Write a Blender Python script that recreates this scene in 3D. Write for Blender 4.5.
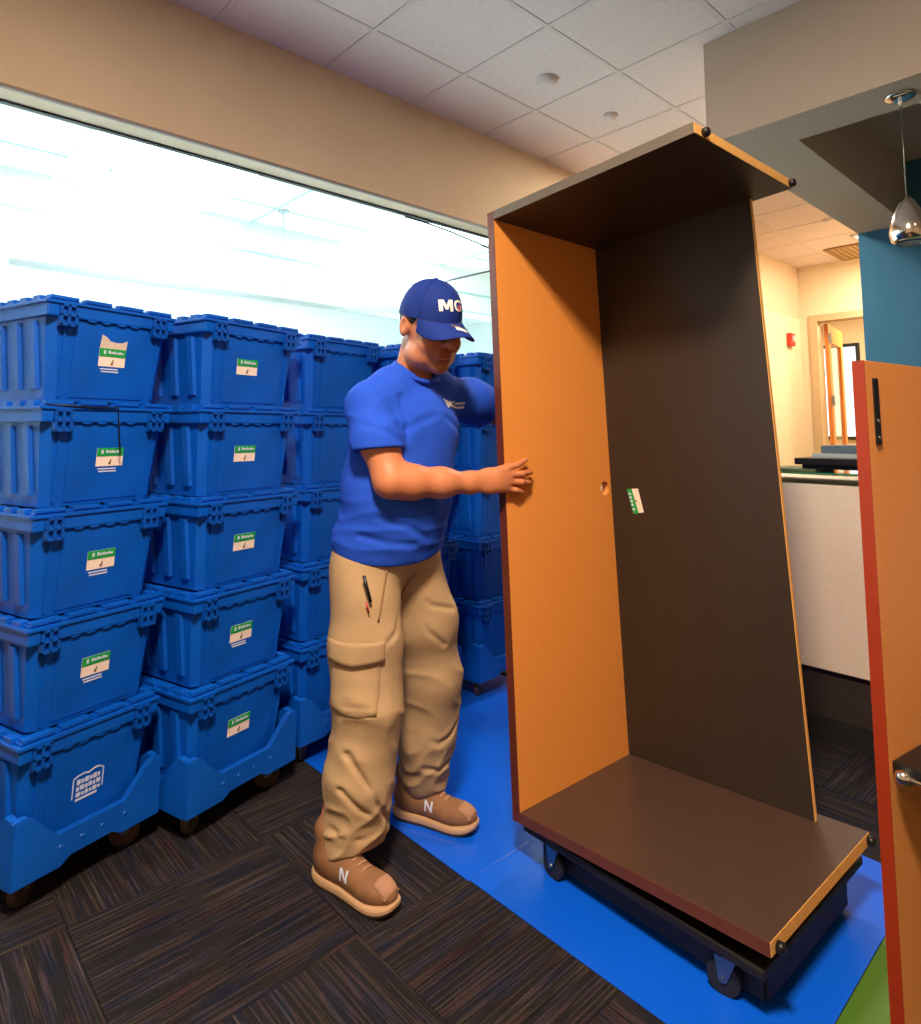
import bpy, bmesh, math, random
import numpy as np
from mathutils import Vector, Matrix, Euler
from mathutils.bvhtree import BVHTree

random.seed(7)
R = math.radians
scene = bpy.context.scene
for _o in list(bpy.data.objects):
    bpy.data.objects.remove(_o, do_unlink=True)
COL = scene.collection

# ------------------------------------------------------------------ camera
CAM_H = 1.30
FPX, YAW, PITCH = 655.0, R(47.3), math.atan(65 / 655)
cd = bpy.data.cameras.new('camera')
cam = bpy.data.objects.new('camera', cd)
COL.objects.link(cam)
cd.sensor_fit = 'VERTICAL'
cd.sensor_height = 24.0
cd.sensor_width = 24.0
cd.lens = 24.0 * FPX / 1024.0
cd.shift_y = -147.0 / 1024.0
cd.clip_start = 0.05
cam.location = (0, 0, CAM_H)
cam.rotation_euler = (math.pi / 2 + PITCH, 0, YAW - math.pi / 2)
scene.camera = cam

# ------------------------------------------------------------------ world and lights
world = bpy.data.worlds.new('sky')
scene.world = world
world.use_nodes = True
world.node_tree.nodes['Background'].inputs[0].default_value = (0.80, 0.92, 1.0, 1)
world.node_tree.nodes['Background'].inputs[1].default_value = 0.6

def area_light(name, loc, size, power, color, rot=(0, 0, 0), size_y=None, spread=None):
    ld = bpy.data.lights.new(name, 'AREA')
    ld.energy = power
    ld.color = color
    ld.size = size
    if size_y:
        ld.shape = 'RECTANGLE'
        ld.size_y = size_y
    if spread:
        ld.spread = spread
    o = bpy.data.objects.new(name, ld)
    COL.objects.link(o)
    o.location = loc
    o.rotation_euler = rot
    return o

WARM = (1.0, 0.80, 0.60)
ROOM_LIGHTS = [(0.05, 0.20, 3.235), (-1.9, -1.0, 3.235), (1.35, -1.45, 3.235)]  # first is the key; the other two are added fill, out of view
ROOM_POWER = [205, 7, 4]
for p, w in zip(ROOM_LIGHTS, ROOM_POWER):
    area_light('ceiling_key_fill_light', p, 0.4, w, WARM)
HALL_LIGHTS = [(4.3, 2.2, 3.235), (7.6, 1.78, 3.235)]
for p in HALL_LIGHTS:
    area_light('hall_panel_light', p, 0.5, 62, (1.0, 0.88, 0.70))
area_light('office_panel_light', (9.9, 2.2, 3.2), 0.6, 170, (1.0, 0.84, 0.58))
FAR_LIGHTS = [(-1.0, 5.2, 3.22), (1.6, 5.2, 3.22), (4.2, 5.2, 3.22), (-1.0, 7.4, 3.22), (1.6, 7.4, 3.22), (4.2, 7.4, 3.22)]
for p in FAR_LIGHTS:
    area_light('far_room_panel_light', p, 1.1, 84, (0.97, 0.99, 1.0))

vs = scene.view_settings
vs.view_transform = 'Standard'
vs.look = 'None'
vs.exposure = -0.12
vs.gamma = 1.0
vs.use_curve_mapping = False

# ------------------------------------------------------------------ helpers
def lin(c):
    def f(v):
        v /= 255.0
        return v / 12.92 if v <= 0.04045 else ((v + 0.055) / 1.055) ** 2.4
    return (f(c[0]), f(c[1]), f(c[2]), 1.0)

MATS = {}
def mat(name, rgb, rough=0.5, metal=0.0, var=0.0, scale=8.0, bump=0.0, bscale=60.0, coat=0.0, emit=None, estr=0.0, stretch=None, spec=None):
    if name in MATS:
        return MATS[name]
    m = bpy.data.materials.new(name)
    m.use_nodes = True
    nt = m.node_tree
    b = nt.nodes['Principled BSDF']
    c = lin(rgb)
    b.inputs['Base Color'].default_value = c
    b.inputs['Roughness'].default_value = rough
    b.inputs['Metallic'].default_value = metal
    if coat:
        b.inputs['Coat Weight'].default_value = coat
        b.inputs['Coat Roughness'].default_value = 0.15
    if spec is not None:
        b.inputs['Specular IOR Level'].default_value = spec
    if var or bump:
        tc = nt.nodes.new('ShaderNodeTexCoord')
        mp = nt.nodes.new('ShaderNodeMapping')
        if stretch:
            mp.inputs['Scale'].default_value = stretch
        nt.links.new(tc.outputs['Object'], mp.inputs['Vector'])
    if var:
        n = nt.nodes.new('ShaderNodeTexNoise')
        n.inputs['Scale'].default_value = scale
        n.inputs['Detail'].default_value = 6
        nt.links.new(mp.outputs[0], n.inputs['Vector'])
        r = nt.nodes.new('ShaderNodeValToRGB')
        r.color_ramp.elements[0].position = 0.3
        r.color_ramp.elements[1].position = 0.7
        r.color_ramp.elements[0].color = tuple(max(0, v * (1 - var)) for v in c[:3]) + (1,)
        r.color_ramp.elements[1].color = tuple(min(1, v * (1 + var)) for v in c[:3]) + (1,)
        nt.links.new(n.outputs[0], r.inputs[0])
        nt.links.new(r.outputs[0], b.inputs['Base Color'])
    if bump:
        n2 = nt.nodes.new('ShaderNodeTexNoise')
        n2.inputs['Scale'].default_value = bscale
        n2.inputs['Detail'].default_value = 4
        nt.links.new(mp.outputs[0], n2.inputs['Vector'])
        bp = nt.nodes.new('ShaderNodeBump')
        bp.inputs['Strength'].default_value = bump
        bp.inputs['Distance'].default_value = 0.004
        nt.links.new(n2.outputs[0], bp.inputs['Height'])
        nt.links.new(bp.outputs[0], b.inputs['Normal'])
    if emit:
        b.inputs['Emission Color'].default_value = lin(emit)
        b.inputs['Emission Strength'].default_value = estr
    MATS[name] = m
    return m

def glass_mat(name, tint, rough=0.0):
    m = bpy.data.materials.new(name)
    m.use_nodes = True
    nt = m.node_tree
    for n in list(nt.nodes):
        nt.nodes.remove(n)
    o = nt.nodes.new('ShaderNodeOutputMaterial')
    tr = nt.nodes.new('ShaderNodeBsdfTransparent')
    tr.inputs[0].default_value = tint
    gl = nt.nodes.new('ShaderNodeBsdfGlossy')
    gl.inputs['Roughness'].default_value = rough
    lw = nt.nodes.new('ShaderNodeLayerWeight')
    pw_ = nt.nodes.new('ShaderNodeMath'); pw_.operation = 'POWER'; pw_.inputs[1].default_value = 5.0
    nt.links.new(lw.outputs['Facing'], pw_.inputs[0])
    fr = nt.nodes.new('ShaderNodeMath'); fr.operation = 'MULTIPLY_ADD'; fr.inputs[1].default_value = 0.6; fr.inputs[2].default_value = 0.03
    nt.links.new(pw_.outputs[0], fr.inputs[0])
    mx = nt.nodes.new('ShaderNodeMixShader')
    nt.links.new(fr.outputs[0], mx.inputs[0])
    nt.links.new(tr.outputs[0], mx.inputs[1])
    nt.links.new(gl.outputs[0], mx.inputs[2])
    nt.links.new(mx.outputs[0], o.inputs[0])
    MATS[name] = m
    return m

def carpet_mat():
    m = bpy.data.materials.new('striped_carpet')
    m.use_nodes = True
    nt = m.node_tree
    b = nt.nodes['Principled BSDF']
    b.inputs['Roughness'].default_value = 0.95
    b.inputs['Specular IOR Level'].default_value = 0.1
    tc = nt.nodes.new('ShaderNodeTexCoord')
    oi = nt.nodes.new('ShaderNodeObjectInfo')
    mul = nt.nodes.new('ShaderNodeMath'); mul.operation = 'MULTIPLY'; mul.inputs[1].default_value = 40
    nt.links.new(oi.outputs['Random'], mul.inputs[0])
    cx = nt.nodes.new('ShaderNodeCombineXYZ')
    nt.links.new(mul.outputs[0], cx.inputs[1])
    add = nt.nodes.new('ShaderNodeVectorMath'); add.operation = 'ADD'
    nt.links.new(tc.outputs['Object'], add.inputs[0])
    nt.links.new(cx.outputs[0], add.inputs[1])
    mp = nt.nodes.new('ShaderNodeMapping')
    mp.inputs['Scale'].default_value = (1.8, 95, 1)
    nt.links.new(add.outputs[0], mp.inputs['Vector'])
    n = nt.nodes.new('ShaderNodeTexNoise'); n.inputs['Scale'].default_value = 1.6; n.inputs['Detail'].default_value = 5
    nt.links.new(mp.outputs[0], n.inputs['Vector'])
    r = nt.nodes.new('ShaderNodeValToRGB')
    e = r.color_ramp.elements
    e[0].position = 0.28; e[0].color = lin((30, 31, 40))
    e[1].position = 0.74; e[1].color = lin((138, 124, 126))
    for pos, c in ((0.40, (58, 54, 66)), (0.5, (46, 48, 62)), (0.57, (96, 78, 88)), (0.64, (66, 67, 72))):
        x = e.new(pos); x.color = lin(c)
    nt.links.new(n.outputs[0], r.inputs[0])
    mp2 = nt.nodes.new('ShaderNodeMapping'); mp2.inputs['Scale'].default_value = (3.5, 22, 1)
    nt.links.new(add.outputs[0], mp2.inputs['Vector'])
    n4 = nt.nodes.new('ShaderNodeTexNoise'); n4.inputs['Scale'].default_value = 1.3; n4.inputs['Detail'].default_value = 2
    nt.links.new(mp2.outputs[0], n4.inputs['Vector'])
    r4 = nt.nodes.new('ShaderNodeValToRGB'); e4 = r4.color_ramp.elements
    e4[0].position = 0.33; e4[0].color = lin((176, 196, 222))
    e4[1].position = 0.70; e4[1].color = lin((226, 186, 184))
    x = e4.new(0.45); x.color = lin((220, 214, 208))
    x = e4.new(0.58); x.color = lin((208, 210, 172))
    nt.links.new(n4.outputs[0], r4.inputs[0])
    mx4 = nt.nodes.new('ShaderNodeMixRGB'); mx4.blend_type = 'MULTIPLY'; mx4.inputs[0].default_value = 1.0
    nt.links.new(r.outputs[0], mx4.inputs[1]); nt.links.new(r4.outputs[0], mx4.inputs[2])
    n3 = nt.nodes.new('ShaderNodeTexNoise'); n3.inputs['Scale'].default_value = 220; n3.inputs['Detail'].default_value = 2
    nt.links.new(tc.outputs['Object'], n3.inputs['Vector'])
    mx = nt.nodes.new('ShaderNodeMixRGB'); mx.blend_type = 'MULTIPLY'; mx.inputs[0].default_value = 0.7
    nt.links.new(mx4.outputs[0], mx.inputs[1]); nt.links.new(n3.outputs[0], mx.inputs[2])
    nt.links.new(mx.outputs[0], b.inputs['Base Color'])
    bp = nt.nodes.new('ShaderNodeBump'); bp.inputs['Strength'].default_value = 0.6; bp.inputs['Distance'].default_value = 0.003
    nt.links.new(n3.outputs[0], bp.inputs['Height']); nt.links.new(bp.outputs[0], b.inputs['Normal'])
    MATS['carpet'] = m
    return m

mat('wall', (214, 190, 160), 0.9, var=0.04, scale=2, bump=0.15, bscale=180)
mat('wall_warm', (230, 210, 176), 0.9, var=0.03, scale=2)
mat('soffit', (196, 178, 160), 0.9, var=0.03, scale=2, bump=0.1, bscale=160)
mat('ceiling_tile', (232, 214, 208), 0.95, var=0.05, scale=40, bump=0.5, bscale=160)
mat('grid', (224, 208, 202), 0.8)
mat('white_plaster', (236, 244, 245), 0.9)
mat('pale_line', (172, 208, 206), 0.8)
mat('frame_dark', (34, 32, 32), 0.5)
mat('frame_metal', (150, 130, 115), 0.4, metal=0.5)
mat('blue_wall', (50, 104, 138), 0.9, var=0.04, scale=3)
mat('crate', (2, 84, 190), 0.42, var=0.14, scale=7, bump=0.12, bscale=90, spec=0.3)
mat('crate_dark', (2, 74, 170), 0.45, var=0.1, scale=9, spec=0.3)
mat('dolly_blue', (8, 86, 190), 0.33, var=0.12, scale=6)
mat('sticker_white', (246, 226, 212), 0.6, var=0.03, scale=30)
mat('sticker_green', (24, 158, 72), 0.5)
mat('print_white', (206, 214, 236), 0.6)
mat('paper_torn', (206, 190, 178), 0.8, var=0.08, scale=60)
mat('ink', (120, 92, 62), 0.7)
mat('black_plastic', (16, 15, 17), 0.4)
mat('rubber', (30, 28, 28), 0.6)
mat('caster_wheel', (74, 58, 44), 0.4)
mat('chrome', (215, 208, 200), 0.16, metal=1.0)
mat('steel', (150, 146, 140), 0.32, metal=1.0)
mat('mat_blue', (8, 92, 225), 0.3, var=0.05, scale=3)
mat('mat_green', (70, 110, 30), 0.5, var=0.08, scale=3)
mat('orange_board', (222, 142, 66), 0.5, var=0.035, scale=90, spec=0.35)
mat('orange_pale', (230, 150, 82), 0.5, var=0.035, scale=90, spec=0.35)
mat('edge_red', (142, 42, 8), 0.45, var=0.06, scale=20)
mat('edge_brown', (98, 52, 40), 0.5, var=0.06, scale=20)
mat('board_dark', (50, 40, 33), 0.42, var=0.12, scale=10, stretch=(1, 1, 0.15))
mat('board_shelf', (74, 55, 47), 0.36, var=0.06, scale=12)
mat('edge_grey', (92, 82, 72), 0.5)
mat('trim_grey', (140, 128, 122), 0.6)
mat('edge_maroon', (96, 42, 28), 0.45, var=0.06, scale=20)
mat('raw_board', (222, 168, 92), 0.8, var=0.12, scale=160)
mat('counter_white', (228, 208, 190), 0.6, var=0.03, scale=50)
mat('counter_base', (52, 42, 38), 0.55, var=0.08, scale=12)
mat('glass_green', (40, 130, 96), 0.1, coat=0.5)
mat('navy_box', (30, 42, 66), 0.5)
mat('slate_box', (86, 106, 122), 0.5)
mat('pale_grey', (168, 176, 180), 0.5)
mat('olive_box', (92, 100, 70), 0.6)
mat('door_wood', (206, 122, 46), 0.4, var=0.12, scale=14, stretch=(1, 1, 0.12))
mat('door_frame', (196, 168, 128), 0.6)
mat('red_plastic', (206, 44, 26), 0.4)
mat('skin', (202, 126, 86), 0.5, var=0.05, scale=22, bump=0.06, bscale=240)
mat('skin_face', (190, 122, 88), 0.5)
mat('shirt', (36, 82, 208), 0.85, var=0.06, scale=9, bump=0.25, bscale=320, spec=0.2)
mat('collar', (32, 74, 192), 0.85, bump=0.3, bscale=320, spec=0.2)
mat('khaki', (180, 150, 114), 0.9, var=0.10, scale=7, bump=0.3, bscale=260, spec=0.15)
mat('khaki_seam', (158, 124, 84), 0.9)
mat('cap_navy', (24, 48, 128), 0.8, var=0.06, scale=40, bump=0.2, bscale=300, spec=0.2)
mat('white_thread', (244, 238, 232), 0.7)
mat('red_thread', (196, 50, 60), 0.7)
mat('hair', (26, 20, 18), 0.6)
mat('lip', (176, 92, 76), 0.45)
mat('eye_white', (222, 212, 204), 0.25)
mat('shoe_brown', (138, 96, 64), 0.8, var=0.14, scale=26, bump=0.2, bscale=200)
mat('shoe_patch', (168, 122, 96), 0.8, var=0.06, scale=40)
mat('sole', (196, 156, 118), 0.6)
mat('sole_dark', (50, 38, 32), 0.7)
mat('dolly_wood', (24, 20, 18), 0.6, var=0.15, scale=10, stretch=(1, 8, 8))
mat('lamp_diffuser', (255, 246, 230), 0.6, emit=(255, 232, 200), estr=2.0)
mat('lamp_cool', (240, 255, 255), 0.6, emit=(232, 252, 255), estr=6.0)
mat('window_day', (225, 238, 255), 0.3, emit=(205, 228, 255), estr=1.1)
glass_mat('glass', (0.93, 0.99, 0.98, 1))
glass_mat('glass_frost', (0.95, 0.9, 0.78, 1), 0.2)
carpet_mat()

def obj(name, bm, m, parent=None, smooth=False, recalc=True):
    if isinstance(bm, bpy.types.Mesh):
        me = bm
    else:
        if recalc:
            bmesh.ops.recalc_face_normals(bm, faces=bm.faces)
        me = bpy.data.meshes.new(name)
        bm.to_mesh(me)
        bm.free()
    if smooth:
        for p in me.polygons:
            p.use_smooth = True
    o = bpy.data.objects.new(name, me)
    COL.objects.link(o)
    if m is not None and not me.materials:
        me.materials.append(MATS[m] if isinstance(m, str) else m)
    if parent:
        o.parent = parent
    return o

def thing(name, label, cat, loc=(0, 0, 0), rotz=0.0, group=None):
    o = bpy.data.objects.new(name, None)
    o.empty_display_size = 0.1
    COL.objects.link(o)
    o.location = loc
    o.rotation_euler = (0, 0, rotz)
    o['label'] = label
    o['category'] = cat
    if group:
        o['group'] = group
    return o

def tag(o, label, cat, group=None):
    o['label'] = label
    o['category'] = cat
    if group:
        o['group'] = group
    return o

def struct(o, label=None):
    o['kind'] = 'structure'
    if label:
        o['label'] = label
    return o

def copy_tree(o, parent=None):
    c = o.copy()
    COL.objects.link(c)
    c.parent = parent
    for ch in o.children:
        copy_tree(ch, c)
    return c

def box(bm, x0, x1, y0, y1, z0, z1, bevel=0.0, M=None):
    if x1 - x0 <= 0 or y1 - y0 <= 0 or z1 - z0 <= 0:
        return []
    mtx = Matrix.Translation(((x0 + x1) / 2, (y0 + y1) / 2, (z0 + z1) / 2)) @ Matrix.Diagonal((x1 - x0, y1 - y0, z1 - z0, 1))
    if M:
        mtx = M @ mtx
    r = bmesh.ops.create_cube(bm, size=1, matrix=mtx)
    vv = r['verts']
    if bevel:
        es = list({e for v in vv for e in v.link_edges})
        bmesh.ops.bevel(bm, geom=es, offset=bevel, segments=2, affect='EDGES', profile=0.6)
    return vv

def bx(x0, x1, y0, y1, z0, z1, bevel=0.0):
    bm = bmesh.new()
    box(bm, x0, x1, y0, y1, z0, z1, bevel)
    return bm

def hexa(bm, b, t):
    """solid from four bottom and four top points"""
    v = [bm.verts.new(p) for p in list(b) + list(t)]
    bm.faces.new((v[3], v[2], v[1], v[0]))
    bm.faces.new((v[4], v[5], v[6], v[7]))
    for i in range(4):
        j = (i + 1) % 4
        bm.faces.new((v[i], v[j], v[4 + j], v[4 + i]))
    return v

def prism(bm, poly, axis, a0, a1):
    """extrude a 2D polygon along an axis ('x': poly is (y,z); 'y': (x,z); 'z': (x,y))"""
    def P(p, a):
        return {'x': (a, p[0], p[1]), 'y': (p[0], a, p[1]), 'z': (p[0], p[1], a)}[axis]
    A = [bm.verts.new(P(p, a0)) for p in poly]
    B = [bm.verts.new(P(p, a1)) for p in poly]
    n = len(poly)
    bm.faces.new(A)
    bm.faces.new(B[::-1])
    for i in range(n):
        j = (i + 1) % n
        bm.faces.new((A[i], B[i], B[j], A[j]))

def tube(bm, pts, rad, seg=10, caps=True):
    pts = [Vector(p) for p in pts]
    n = len(pts)
    rads = rad if isinstance(rad, (list, tuple)) else [rad] * n
    rings = []
    ref = Vector((0, 0, 1))
    for i, p in enumerate(pts):
        d = (pts[min(i + 1, n - 1)] - pts[max(i - 1, 0)]).normalized()
        a = d.cross(ref)
        if a.length < 1e-3:
            a = d.cross(Vector((1, 0, 0)))
        a.normalize()
        b = d.cross(a).normalized()
        rings.append([bm.verts.new(p + (a * math.cos(t) + b * math.sin(t)) * rads[i]) for t in [2 * math.pi * k / seg for k in range(seg)]])
    for i in range(n - 1):
        for k in range(seg):
            l = (k + 1) % seg
            bm.faces.new((rings[i][k], rings[i][l], rings[i + 1][l], rings[i + 1][k]))
    if caps:
        bm.faces.new(rings[0][::-1])
        bm.faces.new(rings[-1])

def lathe(bm, prof, seg=24, center=(0, 0, 0), M=None):
    """prof: list of (r, z)"""
    c = Vector(center)
    rings = []
    for r, z in prof:
        if r < 1e-6:
            rings.append([bm.verts.new(c + Vector((0, 0, z)))])
        else:
            rings.append([bm.verts.new(c + Vector((r * math.cos(2 * math.pi * k / seg), r * math.sin(2 * math.pi * k / seg), z))) for k in range(seg)])
    for a, b in zip(rings, rings[1:]):
        for k in range(seg):
            l = (k + 1) % seg
            if len(a) == 1 and len(b) == 1:
                continue
            if len(a) == 1:
                bm.faces.new((a[0], b[k], b[l]))
            elif len(b) == 1:
                bm.faces.new((a[k], a[l], b[0]))
            else:
                bm.faces.new((a[k], a[l], b[l], b[k]))
    if len(rings[0]) > 1:
        bm.faces.new(rings[0][::-1])
    if len(rings[-1]) > 1:
        bm.faces.new(rings[-1])
    if M:
        vv = [v for r in rings for v in r]
        bmesh.ops.transform(bm, matrix=M, verts=vv)

def text_bm(s, size, extrude=0.0005, bold=0.0, align='CENTER'):
    cu = bpy.data.curves.new('lettering', 'FONT')
    cu.body = s
    cu.size = size
    cu.extrude = extrude
    cu.offset = bold
    cu.align_x = align
    cu.align_y = 'CENTER'
    cu.resolution_u = 3
    o = bpy.data.objects.new('lettering', cu)
    COL.objects.link(o)
    dg = bpy.context.evaluated_depsgraph_get()
    me = bpy.data.meshes.new_from_object(o.evaluated_get(dg))
    bpy.data.objects.remove(o)
    bpy.data.curves.remove(cu)
    bm = bmesh.new()
    bm.from_mesh(me)
    bpy.data.meshes.remove(me)
    return bm

# ------------------------------------------------------------------ the setting
ZC = 3.27          # ceiling
YW = 3.0           # window wall plane
XH = 8.4           # end wall of the hall
# floor slab and carpet tiles
floor = struct(obj('floor', bx(-3, 8.5, -3, 3.1, -0.12, -0.008), 'counter_base'), 'dark floor under the carpet tiles')
T = 0.55
tile_bm = bx(-T / 2 + 0.0006, T / 2 - 0.0006, -T / 2 + 0.0006, T / 2 - 0.0006, -0.008, 0.0, 0.0015)
tile0 = obj('carpet_tile', tile_bm, 'carpet', floor)
edge_me = []
for hx, hy in ((T / 2 - 0.0006, 0.189), (0.189, T / 2 - 0.0006)):
    eb = bx(-hx, hx, -hy, hy, -0.008, 0.0, 0.0015)
    em = bpy.data.meshes.new('carpet_tile_cut')
    eb.to_mesh(em); eb.free()
    em.materials.append(MATS['carpet'])
    edge_me.append(em)
first = True
ox, oy = 0.775, 1.795
for i in range(-6, 14):
    for j in range(-9, 3):
        cx, cy = ox + i * T, oy + j * T
        if cx < -2.7 or cx > 8.2 or cy < -2.7 or cy > 2.95:
            continue
        t = tile0 if first else tile0.copy()
        if not first:
            COL.objects.link(t)
        first = False
        if j == 2:
            t.data = edge_me[(i + j) % 2]
            cy = 2.81
        t.location = (cx, cy, 0)
        t.rotation_euler = (0, 0, ((i + j) % 2) * math.pi / 2)

# ceiling slab, grid and lay-in tiles
ceiling = struct(obj('ceiling', bx(-3, 8.5, -3, 3.1, ZC + 0.012, ZC + 0.15), 'ceiling_tile'), 'suspended ceiling of square tiles in a metal grid')
CT = 0.607
gx0, gy0 = 2.375, 2.548
gb = bmesh.new()
xs = [gx0 + k * CT for k in range(-9, 11) if -3 < gx0 + k * CT < 8.4]
ys = [gy0 + k * CT for k in range(-10, 1) if -3 < gy0 + k * CT < YW]
ct_bm = bx(-CT / 2 + 0.013, CT / 2 - 0.013, -CT / 2 + 0.013, CT / 2 - 0.013, 0.0, 0.016, 0.003)
ct_me = bpy.data.meshes.new('ceiling_tile')
ct_bm.to_mesh(ct_me); ct_bm.free()
ct_me.materials.append(MATS['ceiling_tile'])
half = bx(-CT / 2 + 0.013, CT / 2 - 0.013, -0.215, 0.225, 0.0, 0.016, 0.003)
half_me = bpy.data.meshes.new('ceiling_tile_cut')
half.to_mesh(half_me); half.free()
half_me.materials.append(MATS['ceiling_tile'])
for x in xs:
    o = obj('grid_runner', bx(x - 0.011, x + 0.011, -2.98, YW, ZC - 0.0005, ZC + 0.011), 'grid', ceiling)
for y in ys:
    o = obj('grid_runner', bx(-2.98, 8.38, y - 0.011, y + 0.011, ZC - 0.0003, ZC + 0.0105), 'grid', ceiling)
for x in xs:
    for y in ys + [gy0 + CT]:
        cx, cy = x + CT / 2, y - CT / 2
        if cx + CT / 2 > 8.4 or cy - CT / 2 < -1.5 or cx < -1.8:
            continue
        if abs(y - gy0 - CT) < 1e-3:
            o = bpy.data.objects.new('ceiling_tile', half_me)
            cy = gy0 + 0.013 + 0.215
        else:
            o = bpy.data.objects.new('ceiling_tile', ct_me)
        COL.objects.link(o)
        o.parent = ceiling
        o.location = (cx, cy, ZC + 0.002)

# window wall: header, sill wall, end wall, beyond the glass
WX0, WX1, ZH, ZS = -2.36, 4.08, 2.635, 0.85
wall_window = struct(obj('wall_window', bx(-3, 8.5, YW, YW + 0.155, ZH, ZC + 0.1), 'wall'), 'tan wall band above the long interior window')
obj('wall_below', bx(WX0, WX1, YW, YW + 0.18, -0.1, ZS), 'wall', wall_window)
obj('wall_end', bx(WX1, 8.5, YW, YW + 0.18, -0.1, ZH), 'wall_warm', wall_window)
obj('wall_end', bx(-3, WX0, YW, YW + 0.18, -0.1, ZH), 'wall', wall_window)
win = thing('window_1', '', '')
for k in ('label', 'category'):
    del win[k]
struct(win, 'long interior window with frameless glass panes onto a bright room')
fr = bmesh.new()
box(fr, WX0, WX1, YW + 0.122, YW + 0.150, ZH - 0.010, ZH)
obj('frame_head', fr, 'frame_dark', win)
obj('frame_sill', bx(WX0, WX1, YW + 0.06, YW + 0.18, ZS, ZS + 0.03), 'frame_metal', win)
obj('head_trim', bx(WX0, WX1, YW - 0.005, YW + 0.012, ZH - 0.003, ZH + 0.012), 'trim_grey', win)
pw = 1.61
for k in range(4):
    x0 = WX0 + k * pw
    obj('pane', bx(x0 + 0.002, x0 + pw - 0.002, YW + 0.13, YW + 0.142, ZS + 0.03, ZH - 0.010), 'glass', win)

# other walls of the room
struct(obj('wall_left', bx(-3.1, -3, -3, 3.2, -0.1, ZC + 0.1), 'wall'), 'tan side wall')
struct(obj('wall_back', bx(-3, 5.5, -3.1, -3, -0.1, ZC + 0.1), 'wall'), 'tan wall behind the viewer')
YB = 1.475
XB = 5.35
struct(obj('wall_blue', bx(XB, XB + 0.15, -3, YB, -0.1, ZC + 0.1), 'blue_wall'), 'teal blue accent wall behind the reception counter')
struct(obj('wall_hall', bx(XB + 0.15, XH, YB - 0.15, YB, -0.1, ZC + 0.1), 'wall_warm'), 'cream side wall of the hall')
# hall end wall with door opening
DY0, DY1, DZ = 1.86, 2.83, 2.62
we = bmesh.new()
box(we, XH, XH + 0.15, DY1, YW, -0.1, ZC + 0.1)
box(we, XH, XH + 0.15, 1.3, DY0, -0.1, ZC + 0.1)
box(we, XH, XH + 0.15, DY0, DY1, DZ, ZC + 0.1)
struct(obj('wall_end_of_hall', we, 'wall_warm'), 'cream end wall of the hall around the doorway')
d1 = thing('door_1', '', '')
for k in ('label', 'category'):
    del d1[k]
struct(d1, 'open wooden door with a tall glass light at the end of the hall')
jb = bmesh.new()
box(jb, XH - 0.025, XH + 0.16, DY1 - 0.03, DY1 + 0.055, 0, DZ + 0.05)
obj('door_jamb', jb, 'door_frame', d1)
obj('door_jamb', bx(XH - 0.025, XH + 0.16, DY0 - 0.055, DY0 + 0.03, 0, DZ + 0.05), 'door_frame', d1)
obj('door_head', bx(XH - 0.025, XH + 0.16, DY0 + 0.03, DY1 - 0.03, DZ - 0.03, DZ + 0.05), 'door_frame', d1)
leaf = obj('door_leaf', bmesh.new(), None, d1)
leaf.location = (XH + 0.17, DY1 - 0.04, 0)
leaf.rotation_euler = (0, 0, R(8))
lb = bmesh.new()
LW = 0.92
box(lb, 0, 0.14, -0.045, 0, 0.01, 2.58)
box(lb, LW - 0.14, LW, -0.045, 0, 0.01, 2.58)
box(lb, 0.14, LW - 0.14, -0.045, 0, 2.36, 2.58)
box(lb, 0.14, LW - 0.14, -0.045, 0, 0.01, 0.35)
lb.to_mesh(leaf.data); lb.free()
leaf.data.materials.append(MATS['door_wood'])
obj('glass_light', bx(0.14, LW - 0.14, -0.028, -0.018, 0.35, 2.36), 'glass_frost', leaf)
hd = bmesh.new()
tube(hd, [(LW - 0.07, -0.045, 1.02), (LW - 0.07, -0.10, 1.02), (LW - 0.20, -0.10, 1.02)], 0.011)
obj('lever_handle', hd, 'steel', leaf, True)
for z in (0.9, 1.65, 2.4):
    obj('hinge', bx(-0.012, 0.035, -0.075, -0.046, z - 0.06, z + 0.06), 'steel', leaf)
# office behind the door
of = struct(obj('wall_office', bx(11.6, 11.7, 0.5, 4.4, -0.1, ZC), 'wall_warm'), 'cream wall of the office seen through the doorway')
struct(obj('wall_office_side', bx(8.5, 11.6, 4.3, 4.4, -0.1, ZC), 'wall_warm'), 'cream side wall of the office seen through the doorway')
struct(obj('wall_office_near', bx(8.5, 8.55, 3.0, 4.4, -0.1, ZC), 'wall_warm'), 'cream office wall beside the doorway')
struct(obj('wall_office_far_side', bx(8.55, 11.6, 0.5, 0.6, -0.1, ZC), 'wall_warm'), 'cream far side wall of the office')
struct(obj('floor_office', bx(8.5, 11.6, 0.5, 4.4, -0.1, -0.004), 'counter_base'), 'dark office floor')
struct(obj('ceiling_office', bx(8.55, 11.7, 0.5, 4.4, ZC, ZC + 0.1), 'ceiling_tile'), 'office ceiling')
w2 = thing('window_2', '', '')
for k in ('label', 'category'):
    del w2[k]
struct(w2, 'small daylight window in the office beyond the doorway')
obj('pane', bx(11.575, 11.59, 3.32, 4.02, 1.2, 2.62), 'window_day', w2)
for (a, b, c, d) in ((3.27, 3.32, 1.15, 2.67), (4.02, 4.07, 1.15, 2.67), (3.32, 4.02, 2.62, 2.67), (3.32, 4.02, 1.15, 1.2)):
    obj('window_frame', bx(11.55, 11.6, a, b, c, d), 'frame_dark', w2)

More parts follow.
